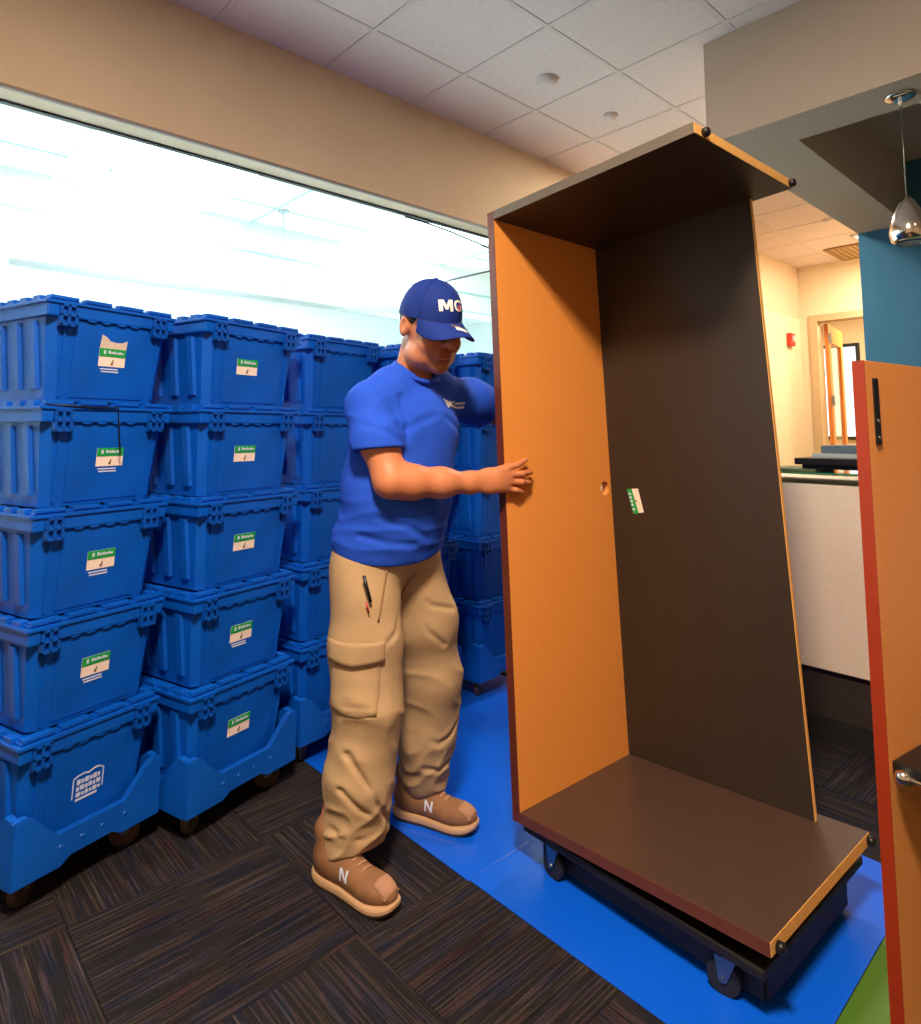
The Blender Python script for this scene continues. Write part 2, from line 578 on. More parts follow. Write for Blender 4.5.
# soffit over the reception counter
XF, ZSF, XR, YR, ZR = 3.08, 2.74, 3.37, 1.165, 3.19
sf = bmesh.new()
box(sf, XF, XF + 0.06, -2.98, YB + 0.022, ZSF, ZC)                        # fascia facing the room
box(sf, XF + 0.06, XR, -2.98, YR, ZSF, ZSF + 0.08)                # band under it
box(sf, XR - 0.05, XR, -2.98, YR, ZSF + 0.08, ZR)                 # near side of the recess
box(sf, XF + 0.06, XB, YR, YB, ZSF, ZC)                           # beam along the hall
box(sf, XR, XB, -2.98, YR, ZR, ZR + 0.05)                         # recess lid
struct(obj('soffit', sf, 'soffit'), 'dropped beige soffit with a recess above the reception counter')

# far bright room behind the glass
FY0, FY1, FX0, FX1 = YW + 0.155, 9.2, -4.5, 8.4
struct(obj('floor_far', bx(FX0, FX1, FY0, FY1, -0.1, 0), 'white_plaster'), 'pale floor of the bright room behind the glass')
fc = struct(obj('ceiling_far', bx(FX0, FX1, FY0, FY1, ZC, ZC + 0.1), 'white_plaster'), 'white ceiling of the bright room behind the glass')
struct(obj('wall_far', bx(FX0, FX1, FY1, FY1 + 0.1, -0.1, ZC), 'white_plaster'), 'white far wall of the bright room behind the glass')
struct(obj('wall_far_left', bx(FX0 - 0.1, FX0, FY0, FY1, -0.1, ZC), 'white_plaster'), 'white side wall of the bright room')
struct(obj('wall_far_right', bx(FX1, FX1 + 0.1, FY0, FY1, -0.1, ZC), 'white_plaster'), 'white end wall of the bright room')
for x in [0.25 + 1.2 * k for k in range(-3, 6)]:
    obj('grid_runner', bx(x - 0.012, x + 0.012, FY0, 6.2, ZC - 0.006, ZC + 0.01), 'pale_line', fc)
for y in (3.9, 4.6, 5.3):
    obj('grid_runner', bx(FX0, FX1, y - 0.012, y + 0.012, ZC - 0.006, ZC + 0.01), 'pale_line', fc)
bk = bmesh.new()
box(bk, FX0, FX1, 5.8, 6.1, 2.74, ZC)
bulk = struct(obj('trim_1', bk, 'white_plaster'), 'white bulkhead across the bright room behind the glass')
obj('reveal_strip', bx(FX0, FX1, 5.785, 5.8, 2.97, 2.99), 'pale_line', bulk)
obj('reveal_strip', bx(FX0, FX1, 5.785, 5.8, 2.74, 2.755), 'pale_line', bulk)
# suspended linear light in the far room
lp = thing('linear_pendant', 'thin linear light hung on rods in the bright room behind the glass', 'light', (2.2, 5.3, 2.42))
obj('light_bar', bx(-1.5, 2.4, -0.03, 0.03, 0.0, 0.045, 0.004), 'pale_grey', lp)
for x in (-0.9, 0.52, 1.9):
    rb = bmesh.new(); tube(rb, [(x, 0, 0.04), (x, 0, ZC - 2.42)], 0.006, 8)
    obj('rod', rb, 'pale_line', lp)
    cb = bmesh.new(); lathe(cb, [(0.05, ZC - 2.42 - 0.02), (0.05, ZC - 2.42)], 16, (x, 0, 0))
    obj('canopy', cb, 'pale_grey', lp)
sdt = bmesh.new(); lathe(sdt, [(0.0, -0.04), (0.045, -0.036), (0.06, -0.01), (0.06, 0.0)], 20)
tag(obj('smoke_detector', sdt, 'white_plaster', None, True), 'small round white detector on the ceiling of the bright room behind the glass', 'detector').location = (1.35, 4.25, ZC)
wr = bmesh.new(); tube(wr, [(4.50, 5.225, 2.43), (4.50, 5.225, 2.70), (4.52, 5.215, 2.84), (4.62, 5.2, 2.91), (5.19, 5.2, 3.096), (5.73, 5.2, ZC)], 0.011, 8)
tag(obj('cable', wr, 'navy_box', None, True), 'thin dark cable slanting across the bright room just right of the cap', 'cable')
cb = bmesh.new(); tube(cb, [(2.42, 3.125, 2.612), (2.6, 3.118, 2.605), (2.8, 3.115, 2.59), (3.1, 3.115, 2.555), (3.5, 3.115, 2.51), (3.9, 3.115, 2.5)], 0.006, 8)
tag(obj('cable', cb, 'frame_dark', None, True), 'loose black cable sagging from the top edge of the window beside the cabinet', 'cable')

# ceiling fixtures
def panel_light(p, label, grp, mname='lamp_diffuser', s=0.29):
    t = thing('ceiling_light', label, 'light', (p[0], p[1], ZC), 0, grp)
    f = bmesh.new()
    for a in (-1, 1):
        box(f, -s, s, a * s - 0.012, a * s + 0.012, -0.022, 0.0)
        box(f, a * s - 0.012, a * s + 0.012, -s, s, -0.022, 0.0)
    obj('frame', f, 'grid' if s < 0.4 else 'white_plaster', t)
    obj('diffuser', bx(-s + 0.012, s - 0.012, -s + 0.012, s - 0.012, -0.014, -0.006), mname, t)
    return t
for p, l in zip(ROOM_LIGHTS, ('square ceiling light nearest the crates', 'added fill light panel, out of view, in the far rear corner', 'added fill light panel, out of view, above the workstation')):
    panel_light(p, l, None)  # the last two panels only house the added fill lights
for p, l in zip(HALL_LIGHTS, ('square ceiling light in the hall above the counter end', 'square ceiling light in the hall near the door')):
    panel_light(p, l, None)
for n, p in enumerate(FAR_LIGHTS):
    panel_light(p, 'large square ceiling light of the bright room, %s row, %s' % (('near', 'far')[n // 3], ('leftmost', 'middle', 'rightmost')[n % 3]), 'ceiling lights of the bright room', 'lamp_cool', 0.58)
def disc(name, x, y, r, label, cat):
    b = bmesh.new(); lathe(b, [(0.0, -0.022), (r * 0.8, -0.018), (r * 0.85, -0.008), (r, -0.006), (r, 0.0)], 28)
    o = obj(name, b, 'grid', None, True); o.location = (x, y, ZC + 0.001)
    return tag(o, label, cat)
disc('sprinkler_cover', 2.75, 2.26, 0.065, 'round domed cover on the ceiling tile nearer the viewer', 'cover')
disc('sprinkler_cover', 3.37, 2.26, 0.045, 'smaller flat round cover on the ceiling tile nearer the cabinet', 'cover')
disc('sprinkler_cover', 6.6, 2.06, 0.05, 'small round cover on the hall ceiling', 'cover')
vt = thing('ceiling_vent', 'rectangular tan air vent in the hall ceiling near the doorway', 'vent', (8.0, 2.15, ZC))
vf = bmesh.new()
for a in (-1, 1):
    box(vf, -0.3, 0.3, a * 0.3 - 0.02, a * 0.3 + 0.02, -0.015, 0.0)
    box(vf, a * 0.3 - 0.02, a * 0.3 + 0.02, -0.3, 0.3, -0.015, 0.0)
obj('frame', vf, 'khaki_seam', vt)
obj('backing', bx(-0.28, 0.28, -0.28, 0.28, -0.004, 0.0), 'khaki_seam', vt)
for k in range(10):
    obj('slat', bx(-0.28, 0.28, -0.26 + k * 0.056, -0.245 + k * 0.056, -0.014, -0.004), 'khaki', vt)

# ------------------------------------------------------------------ floor protection sheets
def sheet(name, x0, x1, y0, y1, m, label, z=0.0):
    return tag(obj(name, bx(x0, x1, y0, y1, z + 0.0005, z + 0.0035, 0.0008), m), label, 'floor sheet')
sheet('floor_sheet', 1.40, 2.36, 0.60, 1.4765, 'mat_blue', 'blue floor protection sheet under the open cabinet')
sheet('floor_sheet', 1.395, 2.62, 1.4785, 2.62, 'mat_blue', 'blue floor protection sheet under the man and the crate dollies')
sheet('floor_sheet', 1.66, 2.62, -0.30, 0.598, 'mat_green', 'green floor protection sheet beside the workstation panel')

# ------------------------------------------------------------------ crates
CW, CL, CP = 0.415, 0.57, 0.3092
BW0, BW1, BL0, BL1, BH = 0.348, 0.392, 0.500, 0.548, 0.262
def fx(z): return (BW0 + (BW1 - BW0) * z / BH) / 2
def fy(z): return (BL0 + (BL1 - BL0) * z / BH) / 2

def crate_body():
    bm = bmesh.new()
    r = 0.022
    def ring(z):
        x, y = fx(z), fy(z)
        return [bm.verts.new(p) for p in ((-x + r, -y, z), (x - r, -y, z), (x, -y + r, z), (x, y - r, z), (x - r, y, z), (-x + r, y, z), (-x, y - r, z), (-x, -y + r, z))]
    a, b, c = ring(0.0), ring(0.015), ring(BH)
    for p, q in ((a, b), (b, c)):
        for i in range(8):
            j = (i + 1) % 8
            bm.faces.new((p[i], p[j], q[j], q[i]))
    bm.faces.new(a[::-1]); bm.faces.new(c)
    # broad ribs on the long sides
    for s in (-1, 1):
        for k in range(5):
            y = -0.190 + k * 0.095
            z0, z1 = 0.035, 0.235
            hexa(bm, [(s * (fx(z0) - 0.004), y - 0.02, z0), (s * (fx(z0) + 0.010), y - 0.014, z0), (s * (fx(z0) + 0.010), y + 0.014, z0), (s * (fx(z0) - 0.004), y + 0.02, z0)],
                     [(s * (fx(z1) - 0.004), y - 0.02, z1), (s * (fx(z1) + 0.010), y - 0.014, z1), (s * (fx(z1) + 0.010), y + 0.014, z1), (s * (fx(z1) - 0.004), y + 0.02, z1)])
    # shallow raised field and ridges on the ends
    for s in (-1, 1):
        for x0, x1, d in ((-0.118, 0.118, 0.003), (-0.152, -0.146, 0.005), (0.146, 0.152, 0.005)):
            z0, z1 = 0.012, 0.24
            hexa(bm, [(x0, s * (fy(z0) - 0.004), z0), (x1, s * (fy(z0) - 0.004), z0), (x1, s * (fy(z0) + d), z0), (x0, s * (fy(z0) + d), z0)],
                     [(x0, s * (fy(z1) - 0.004), z1), (x1, s * (fy(z1) - 0.004), z1), (x1, s * (fy(z1) + d), z1), (x0, s * (fy(z1) + d), z1)])
    return bm

def crate_rim():
    bm = bmesh.new()
    box(bm, -CW / 2, CW / 2, -CL / 2, CL / 2, 0.246, 0.293, 0.005)
    # scalloped lower lip on the ends
    for s in (-1, 1):
        for x in (-0.075, -0.03, 0.02, 0.065):
            hexa(bm, [(x - 0.008, s * (CL / 2 - 0.012), 0.2415), (x + 0.010, s * (CL / 2 - 0.012), 0.2415), (x + 0.010, s * (CL / 2 - 0.002), 0.2415), (x - 0.008, s * (CL / 2 - 0.002), 0.2415)],
                     [(x - 0.022, s * (CL / 2 - 0.012), 0.250), (x + 0.022, s * (CL / 2 - 0.012), 0.250), (x + 0.022, s * (CL / 2 - 0.002), 0.250), (x - 0.022, s * (CL / 2 - 0.002), 0.250)])
    # thin bead along the rim
    for s in (-1, 1):
        box(bm, -CW / 2 - 0.003, CW / 2 + 0.003, s * CL / 2 - 0.006, s * CL / 2 + 0.003, 0.284, 0.293, 0.0015)
        box(bm, s * CW / 2 - 0.006, s * CW / 2 + 0.003, -CL / 2, CL / 2, 0.284, 0.293, 0.0015)
    return bm

def crate_lid(s):
    bm = bmesh.new()
    x0, x1 = (-CW / 2 + 0.006, -0.002) if s < 0 else (0.002, CW / 2 - 0.006)
    box(bm, x0, x1, -CL / 2 + 0.008, CL / 2 - 0.008, 0.293, 0.300, 0.002)
    for e in (-1, 1):                                   # interlocking blocks at the ends
        for a, b in ((0.012, 0.095), (0.115, 0.198)):
            box(bm, min(s * a, s * b), max(s * a, s * b), e * (CL / 2 - 0.018) - 0.014, e * (CL / 2 - 0.018) + 0.014, 0.298, 0.309, 0.002)
    for k in range(7):                                  # teeth along the hinge side
        y = -0.222 + k * 0.074
        xa, xb = sorted((s * (CW / 2 - 0.022), s * (CW / 2 + 0.002)))
        box(bm, xa, xb, y - 0.02, y + 0.02, 0.288, 0.3085, 0.002)
    return bm

def crate_latch():
    """block of four cells hooked under the rim at the end of a crate"""
    bm = bmesh.new()
    w, h, d = 0.026, 0.066, 0.012
    box(bm, -w, w, 0.0, 0.006, -h, 0.0)
    for a in (-w + 0.004, 0.0, w - 0.004):
        box(bm, a - 0.004, a + 0.004, -d, 0.003, -h, 0.0, 0.001)
    for z in (-h + 0.004, -h * 0.5, -0.004):
        box(bm, -w, w, -d, 0.003, z - 0.004, z + 0.004, 0.001)
    return bm

ME = {}
def me_of(key, bm, m):
    bmesh.ops.recalc_face_normals(bm, faces=bm.faces)
    me = bpy.data.meshes.new(key)
    bm.to_mesh(me); bm.free()
    me.materials.append(MATS[m])
    ME[key] = me
    return me
me_of('crate_body', crate_body(), 'crate')
me_of('crate_rim', crate_rim(), 'crate')
me_of('crate_lid_a', crate_lid(-1), 'crate')
me_of('crate_lid_b', crate_lid(1), 'crate')
me_of('crate_latch', crate_latch(), 'crate_dark')

def face_patch(poly, lift, thick=0.0012):
    """flat patch lying on the sloping front end of a crate; poly in (x, z)"""
    bm = bmesh.new()
    def P(p, l): return (p[0], -(fy(p[1]) + 0.003 + l), p[1])
    A = [bm.verts.new(P(p, lift)) for p in poly]
    B = [bm.verts.new(P(p, lift + thick)) for p in poly]
    n = len(poly)
    bm.faces.new(A); bm.faces.new(B[::-1])
    for i in range(n):
        j = (i + 1) % n
        bm.faces.new((A[i], B[i], B[j], A[j]))
    return bm

def rect(x0, x1, z0, z1, sk=0.0):
    return [(x0, z0 + sk * x0), (x1, z0 + sk * x1), (x1, z1 + sk * x1), (x0, z1 + sk * x0)]

def multi(polys, lift):
    bm = bmesh.new()
    for p in polys:
        t = face_patch(p, lift)
        me = bpy.data.meshes.new('tmp'); t.to_mesh(me); t.free()
        bm.from_mesh(me); bpy.data.meshes.remove(me)
    return bm

w2 = 0.043
me_of('sticker', face_patch(rect(-w2, w2, 0.090, 0.146), 0.0), 'sticker_white')
me_of('green_band', face_patch(rect(-w2, w2, 0.121, 0.146), 0.0014), 'sticker_green')
marks = [rect(-0.030, -0.024, 0.128, 0.140)] + [rect(-0.015 + k * 0.0085, -0.009 + k * 0.0085, 0.130, 0.130 + h) for k, h in enumerate((0.010, 0.007, 0.009, 0.006, 0.008, 0.006))]
me_of('band_marks', multi(marks, 0.003), 'print_white')
me_of('number_mark', multi([rect(-0.003, 0.003, 0.098, 0.104), rect(0.001, 0.004, 0.102, 0.112), rect(-0.004, 0.003, 0.096, 0.099)], 0.0014), 'ink')
me_of('print_lines', multi([rect(-0.036, 0.022, 0.080, 0.084), rect(-0.032, 0.024, 0.072, 0.076)], 0.0), 'print_white')
me_of('torn_paper', face_patch([(-w2, 0.146), (w2, 0.146), (w2 + 0.002, 0.176), (0.030, 0.168), (0.008, 0.166), (-0.012, 0.170), (-0.022, 0.180), (-w2 + 0.004, 0.188)], 0.0004), 'paper_torn')
logo = [rect(-0.046, -0.043, 0.082, 0.138), rect(0.043, 0.046, 0.086, 0.140)]
logo += [[(-0.046, 0.136), (-0.030, 0.142), (-0.012, 0.144), (0.0, 0.140), (0.016, 0.146), (0.030, 0.146), (0.046, 0.138), (0.046, 0.141), (0.030, 0.150), (0.014, 0.150), (0.0, 0.144), (-0.012, 0.148), (-0.030, 0.146), (-0.046, 0.140)]]
for r_, (z0, z1) in enumerate(((0.118, 0.132), (0.100, 0.113), (0.084, 0.095))):
    x = -0.034
    k = 0
    while x < 0.032:
        ww = (0.010, 0.007, 0.012, 0.008)[(k + r_) % 4]
        logo.append(rect(x, x + ww, z0 + 0.001 * (k % 2), z1 - 0.002 * ((k + r_) % 2)))
        x += ww + 0.003
        k += 1
logo += [rect(-0.034, 0.030, 0.072, 0.078)]
me_of('logo_print', multi(logo, 0.0), 'print_white')

def part(name, key, parent, loc=None, label=None):
    o = bpy.data.objects.new(name, ME[key])
    COL.objects.link(o)
    o.parent = parent
    if loc:
        o.location = loc
    if label:
        o['label'] = label
    return o

def crate(label, loc, rz, grp, sticker=True, lines=True, torn=False, logo=False, sx=0.0, wide=1.0):
    t = thing('lidded_crate', label, 'crate', loc, rz, grp)
    t.scale = (wide, 1, 1)
    body = part('body', 'crate_body', t)
    rim = part('rim', 'crate_rim', t)
    part('lid_flap', 'crate_lid_a', t); part('lid_flap', 'crate_lid_b', t)
    for x in (-0.150, 0.150):
        l = part('latch', 'crate_latch', rim, (x, -CL / 2 + 0.001, 0.284))
    if sticker:
        s = part('label_sticker', 'sticker', body, (sx, -(fy(0.022) - fy(0)), 0.022), 'white paper label with a green band')
        for nm, ky in (('green_band', 'green_band'), ('band_marks', 'band_marks'), ('number_mark', 'number_mark')):
            g = part(nm, ky, body, (sx, -(fy(0.022) - fy(0)), 0.022))
    if lines:
        part('print_lines', 'print_lines', body, (sx, -(fy(0.022) - fy(0)), 0.022))
    if torn:
        part('torn_paper', 'torn_paper', body, (sx, -(fy(0.022) - fy(0)), 0.022), 'torn grey paper remnant above the label')
    if logo:
        part('logo_print', 'logo_print', body, (sx, 0, 0), 'white printed logo of stacked words')
    return t

# dolly: blue skirt rising at the corners, deck and four casters
DW, DL = 0.435, 0.60
def skirt_poly(w):
    h = w / 2
    return [(-h, 0.085), (-h + 0.13, 0.085), (-h + 0.155, 0.108), (h - 0.155, 0.108), (h - 0.13, 0.085), (h, 0.085), (h, 0.258), (h - 0.03, 0.262), (h - 0.055, 0.245),
            (h - 0.118, 0.172), (-h + 0.118, 0.172), (-h + 0.055, 0.245), (-h + 0.03, 0.262), (-h, 0.258)]
bm = bmesh.new(); prism(bm, skirt_poly(DW), 'y', -DL / 2, -DL / 2 + 0.022)
bmesh.ops.bevel(bm, geom=[e for e in bm.edges], offset=0.003, segments=2, affect='EDGES')
me_of('skirt_front', bm, 'dolly_blue')
bm = bmesh.new(); prism(bm, skirt_poly(DW), 'y', DL / 2 - 0.022, DL / 2); me_of('skirt_back', bm, 'dolly_blue')
bm = bmesh.new(); prism(bm, skirt_poly(DL - 0.046), 'x', -DW / 2, -DW / 2 + 0.02); me_of('skirt_left', bm, 'dolly_blue')
bm = bmesh.new(); prism(bm, skirt_poly(DL - 0.046), 'x', DW / 2 - 0.02, DW / 2); me_of('skirt_right', bm, 'dolly_blue')
me_of('dolly_deck', bx(-DW / 2 + 0.02, DW / 2 - 0.02, -DL / 2 + 0.022, DL / 2 - 0.022, 0.118, 0.148), 'dolly_blue')
bm = bmesh.new()
lathe(bm, [(0.0, 0.003), (0.006, 0.002), (0.008, 0.0)], 10, M=Matrix.Translation((0, -DL / 2 + 0.0005, 0.138)) @ Matrix.Rotation(R(90), 4, 'X'))
me_of('rivet', bm, 'dolly_blue')
bm = bmesh.new()
lathe(bm, [(0.030, -0.013), (0.044, -0.011), (0.046, 0.0), (0.044, 0.011), (0.030, 0.013)], 24, M=Matrix.Translation((0, 0, 0.046)) @ Matrix.Rotation(R(90), 4, 'X'))
me_of('caster_wheel', bm, 'caster_wheel')
ME['caster_shade'] = ME['caster_wheel'].copy()  # wheel copy blackened to stand in for shade under the cabinet
ME['caster_shade'].materials.clear()
ME['caster_shade'].materials.append(MATS['rubber'])
bm = bmesh.new()
for s in (-1, 1):
    hexa(bm, [(-0.010, s * 0.017 - 0.0015, 0.040), (0.010, s * 0.017 - 0.0015, 0.040), (0.010, s * 0.017 + 0.0015, 0.040), (-0.010, s * 0.017 + 0.0015, 0.040)],
             [(-0.035, s * 0.017 - 0.0015, 0.100), (0.020, s * 0.017 - 0.0015, 0.100), (0.020, s * 0.017 + 0.0015, 0.100), (-0.035, s * 0.017 + 0.0015, 0.100)])
box(bm, -0.035, 0.02, -0.019, 0.019, 0.098, 0.104)
lathe(bm, [(0.016, 0.104), (0.016, 0.119)], 14, (-0.01, 0, 0))
tube(bm, [(0, -0.022, 0.046), (0, 0.022, 0.046)], 0.006, 10)
me_of('caster_fork', bm, 'steel')

def casters(t, pts, sc=1.0):
    for (x, y, a) in pts:
        f = part('caster', 'caster_fork', t, (x, y, 0))
        f.rotation_euler = (0, 0, a)
        f.scale = (sc, sc, sc)
        part('wheel', 'caster_wheel', f)

def dolly(label, loc, rz):
    t = thing('crate_dolly', label, 'dolly', loc, rz, 'blue dollies under the crate stacks')
    for k in ('skirt_front', 'skirt_back', 'skirt_left', 'skirt_right'):
        part('skirt', k, t)
    part('deck', 'dolly_deck', t)
    for x in (-0.09, -0.03, 0.03, 0.10):
        part('rivet', 'rivet', t, (x, 0, 0))
    casters(t, [(-0.150, -0.225, 0.5), (0.150, -0.225, 2.6), (-0.150, 0.225, 1.2), (0.150, 0.225, -0.4)])
    return t

ORD = ('topmost crate', 'second crate down', 'middle crate', 'fourth crate down', 'bottom crate')
def stack(corner, ang, where, grp, spec, wide=1.0):
    """corner: front-left corner of the lids in plan"""
    a = R(ang)
    cx = corner[0] + math.cos(a) * CW * wide / 2 - math.sin(a) * CL / 2
    cy = corner[1] + math.sin(a) * CW * wide / 2 + math.cos(a) * CL / 2
    dolly('blue plastic dolly on casters under ' + where, (cx, cy, 0), a).scale = (wide, 1, 1)
    for k in range(5):
        s = spec[k]
        jx, jy, ja = s.get('j', (0, 0, 0))
        crate('%s of %s%s' % (ORD[k], where, s.get('note', '')), (cx + jx, cy + jy, 0.149 + (4 - k) * CP), a + R(ja), grp,
              s.get('st', True), s.get('ln', True), s.get('torn', False), s.get('logo', False), s.get('sx', 0.0), wide)
    return cx, cy
S1 = stack((0.389, 2.176), 17.0, 'the leftmost crate stack', 'crates of the leftmost stack',
      [dict(note=' with torn paper above its green label', torn=True, sx=0.004), dict(note=' with a cord dangling over its label', sx=0.012, j=(0.0, 0.002, 0.4)), dict(note=' with a green and white label', sx=0.006, j=(-0.002, 0, -0.3)),
       dict(note=' with a green and white label', j=(0.001, 0, 0.3)), dict(note=' with only a white printed logo', st=False, ln=False, logo=True)])
S2 = stack((0.850, 2.190), 15.5, 'the second crate stack from the left', 'crates of the second stack',
      [dict(note=' with a green and white label', ln=False, sx=-0.022), dict(note=' with green and white label', ln=False, sx=-0.018, j=(0, 0.002, -0.4)), dict(note=' with a green and white label', ln=False, sx=-0.015, j=(0.002, 0, 0.3)),
       dict(note=' with a label over print', ln=True, sx=-0.012), dict(note=' with a green and white label', ln=False, sx=-0.01)], 1.06)
NS = dict(st=False, ln=False, note=' without label')
LB = dict(st=True, ln=False, note=' with label')
stack((1.345, 2.375), 9.0, 'the third crate stack from the left', 'crates of the third stack', [NS] * 5)
stack((1.81, 2.38), 6.0, 'the crate stack behind the man', 'crates of the fourth stack', [NS, NS, LB, LB, NS])
stack((2.30, 2.36), 3.0, 'the rightmost crate stack', 'crates of the fifth stack', [NS] * 5)
# black cord pinched under the top crate of the first stack
cd_ = bmesh.new()
a = R(17.0)
def s1p(x, y, z):
    return (S1[0] + math.cos(a) * x - math.sin(a) * y, S1[1] + math.sin(a) * x + math.cos(a) * y, z)
zt = 0.149 + 4 * CP
tube(cd_, [s1p(-0.20, -CL / 2 - 0.007, zt - 0.012), s1p(-0.06, -CL / 2 - 0.008, zt - 0.018), s1p(0.015, -CL / 2 - 0.009, zt - 0.016), s1p(0.020, -CL / 2 - 0.009, zt - 0.07), s1p(0.030, -CL / 2 - 0.008, zt - 0.16)], 0.0022, 6)
tag(obj('cord', cd_, 'black_plastic', None, True), 'thin black cord hanging over the second crate of the leftmost stack', 'cord')

# ------------------------------------------------------------------ open cabinet on its dolly
CWD, CDP, CHT, TK = 0.744, 0.569, 1.858, 0.03
cab = thing('open_cabinet', 'tall open cabinet with orange side and dark brown back, right side missing', 'cabinet', (1.544, 1.411, 0.16))
cab.rotation_euler = (R(-3.417), R(0.34), R(-1.783))
def bool_cut(o, cutter_bm):
    me = bpy.data.meshes.new('cut'); cutter_bm.to_mesh(me); cutter_bm.free()
    c = bpy.data.objects.new('cut', me); COL.objects.link(c)
    md = o.modifiers.new('b', 'BOOLEAN'); md.object = c; md.operation = 'DIFFERENCE'; md.solver = 'EXACT'
    par, o.parent = o.parent, None
    dg = bpy.context.evaluated_depsgraph_get()
    dg.update()
    nm = bpy.data.meshes.new_from_object(o.evaluated_get(dg))
    o.modifiers.clear()
    o.data = nm
    o.parent = par
    bpy.data.objects.remove(c)
side = obj('side_panel', bx(0, CDP, 0.0, TK, -TK, CHT + TK, 0.001), 'orange_board', cab)
side['label'] = 'orange laminate side panel'
cut = bmesh.new()
lathe(cut, [(0.025, -0.1), (0.025, 0.1)], 28, M=Matrix.Translation((0.518, 0.01, 0.93)) @ Matrix.Rotation(R(90), 4, 'X'))
bool_cut(side, cut)
obj('edge_banding', bx(-0.002, 0.0, 0.0, TK, -TK, CHT + TK), 'edge_maroon', side)
obj('outer_laminate', bx(0.0, 0.48, TK, TK + 0.001, -TK, CHT + TK), 'edge_maroon', side)
back = obj('back_panel', bx(0.555, 0.567, -0.624, -0.0005, 0.0005, CHT - 0.0005), 'board_dark', cab)
obj('raw_edge', bx(0.5545, 0.5675, -0.6262, -0.624, 0.0005, CHT - 0.0005), 'raw_board', back)
top = obj('top_panel', bx(0.0, 0.585, -CWD, -0.0005, CHT, CHT + TK, 0.0008), 'board_dark', cab)
obj('front_edge', bx(-0.002, 0.0, -CWD, -0.0005, CHT, CHT + TK), 'edge_grey', top)
obj('raw_edge', bx(0.0, 0.585, -CWD - 0.0015, -CWD, CHT + 0.001, CHT + TK - 0.001), 'raw_board', top)
bot = obj('bottom_panel', bx(0.0, 0.605, -CWD, -0.0005, -TK, 0.0, 0.0008), 'board_shelf', cab)
obj('front_edge', bx(-0.002, 0.0, -CWD, -0.0005, -TK, 0.0), 'edge_brown', bot)
obj('raw_edge', bx(0.0, 0.605, -CWD - 0.0015, -CWD, -TK + 0.001, -0.001), 'raw_board', bot)
for (x, z, p) in ((0.045, CHT + 0.013, top), (0.572, CHT + 0.013, top), (0.03, -0.02, bot), (0.592, -0.016, bot)):
    d = bmesh.new()
    lathe(d, [(0.004, -0.006), (0.0125, -0.004), (0.0125, 0.008), (0.009, 0.012)], 16, M=Matrix.Translation((x, -CWD - 0.006, z)) @ Matrix.Rotation(R(90), 4, 'X'))
    obj('cam_dowel', d, 'black_plastic', p, True)
st = bmesh.new(); prism(st, [(-0.118, 0.927), (-0.071, 0.925), (-0.0925, 0.838), (-0.136, 0.843)], 'x', 0.5538, 0.5549)
o = obj('label_sticker', st, 'sticker_white', back); o['label'] = 'white label with green band stuck sideways'
st = bmesh.new(); prism(st, [(-0.092, 0.926), (-0.0705, 0.925), (-0.090, 0.845), (-0.098, 0.836), (-0.115, 0.839)], 'x', 0.5528, 0.5538)
obj('green_band', st, 'sticker_green', back)
st = bmesh.new()
for k, (y, z) in enumerate(((-0.083, 0.908), (-0.086, 0.895), (-0.089, 0.882), (-0.092, 0.869), (-0.096, 0.853))):
    prism(st, [(y - 0.005, z - 0.004), (y + 0.004, z - 0.004), (y + 0.005, z + 0.004), (y - 0.004, z + 0.004)], 'x', 0.5520, 0.5528)
obj('band_marks', st, 'print_white', back)
st = bmesh.new(); prism(st, [(-0.110, 0.880), (-0.104, 0.880), (-0.105, 0.886), (-0.111, 0.886)], 'x', 0.5530, 0.5538)
obj('number_mark', st, 'ink', back)

fd = thing('furniture_dolly', 'low wooden furniture dolly on casters under the open cabinet', 'dolly', (1.845, 1.04, 0))
fd.rotation_euler = (0, 0, R(-2))
for a in (-1, 1):
    obj('deck_board', bx(-0.30 if a < 0 else 0.16, -0.16 if a < 0 else 0.30, -0.36, 0.36, 0.105, 0.126, 0.003), 'dolly_wood', fd)
    obj('cross_board', bx(-0.16, 0.16, min(a * 0.36, a * 0.27), max(a * 0.36, a * 0.27), 0.105, 0.126, 0.003), 'dolly_wood', fd)
    obj('shade_apron', bx(-0.235, 0.235, a * 0.33 - 0.01, a * 0.33 + 0.01, 0.02, 0.105, 0.002), 'dolly_wood', fd)  # near-black boards added to imitate the deep shade under the cabinet
    obj('shade_apron', bx(a * 0.235 - 0.01, a * 0.235 + 0.01, -0.33, 0.33, 0.02, 0.105, 0.002), 'dolly_wood', fd)
casters(fd, [(-0.265, -0.25, 1.75), (0.265, -0.25, 1.4), (-0.265, 0.27, 1.45), (0.265, 0.27, 1.7)], 0.86)
for f_ in fd.children:
    for w_ in f_.children:
        if w_.name.startswith('wheel'):
            w_.data = ME['caster_shade']
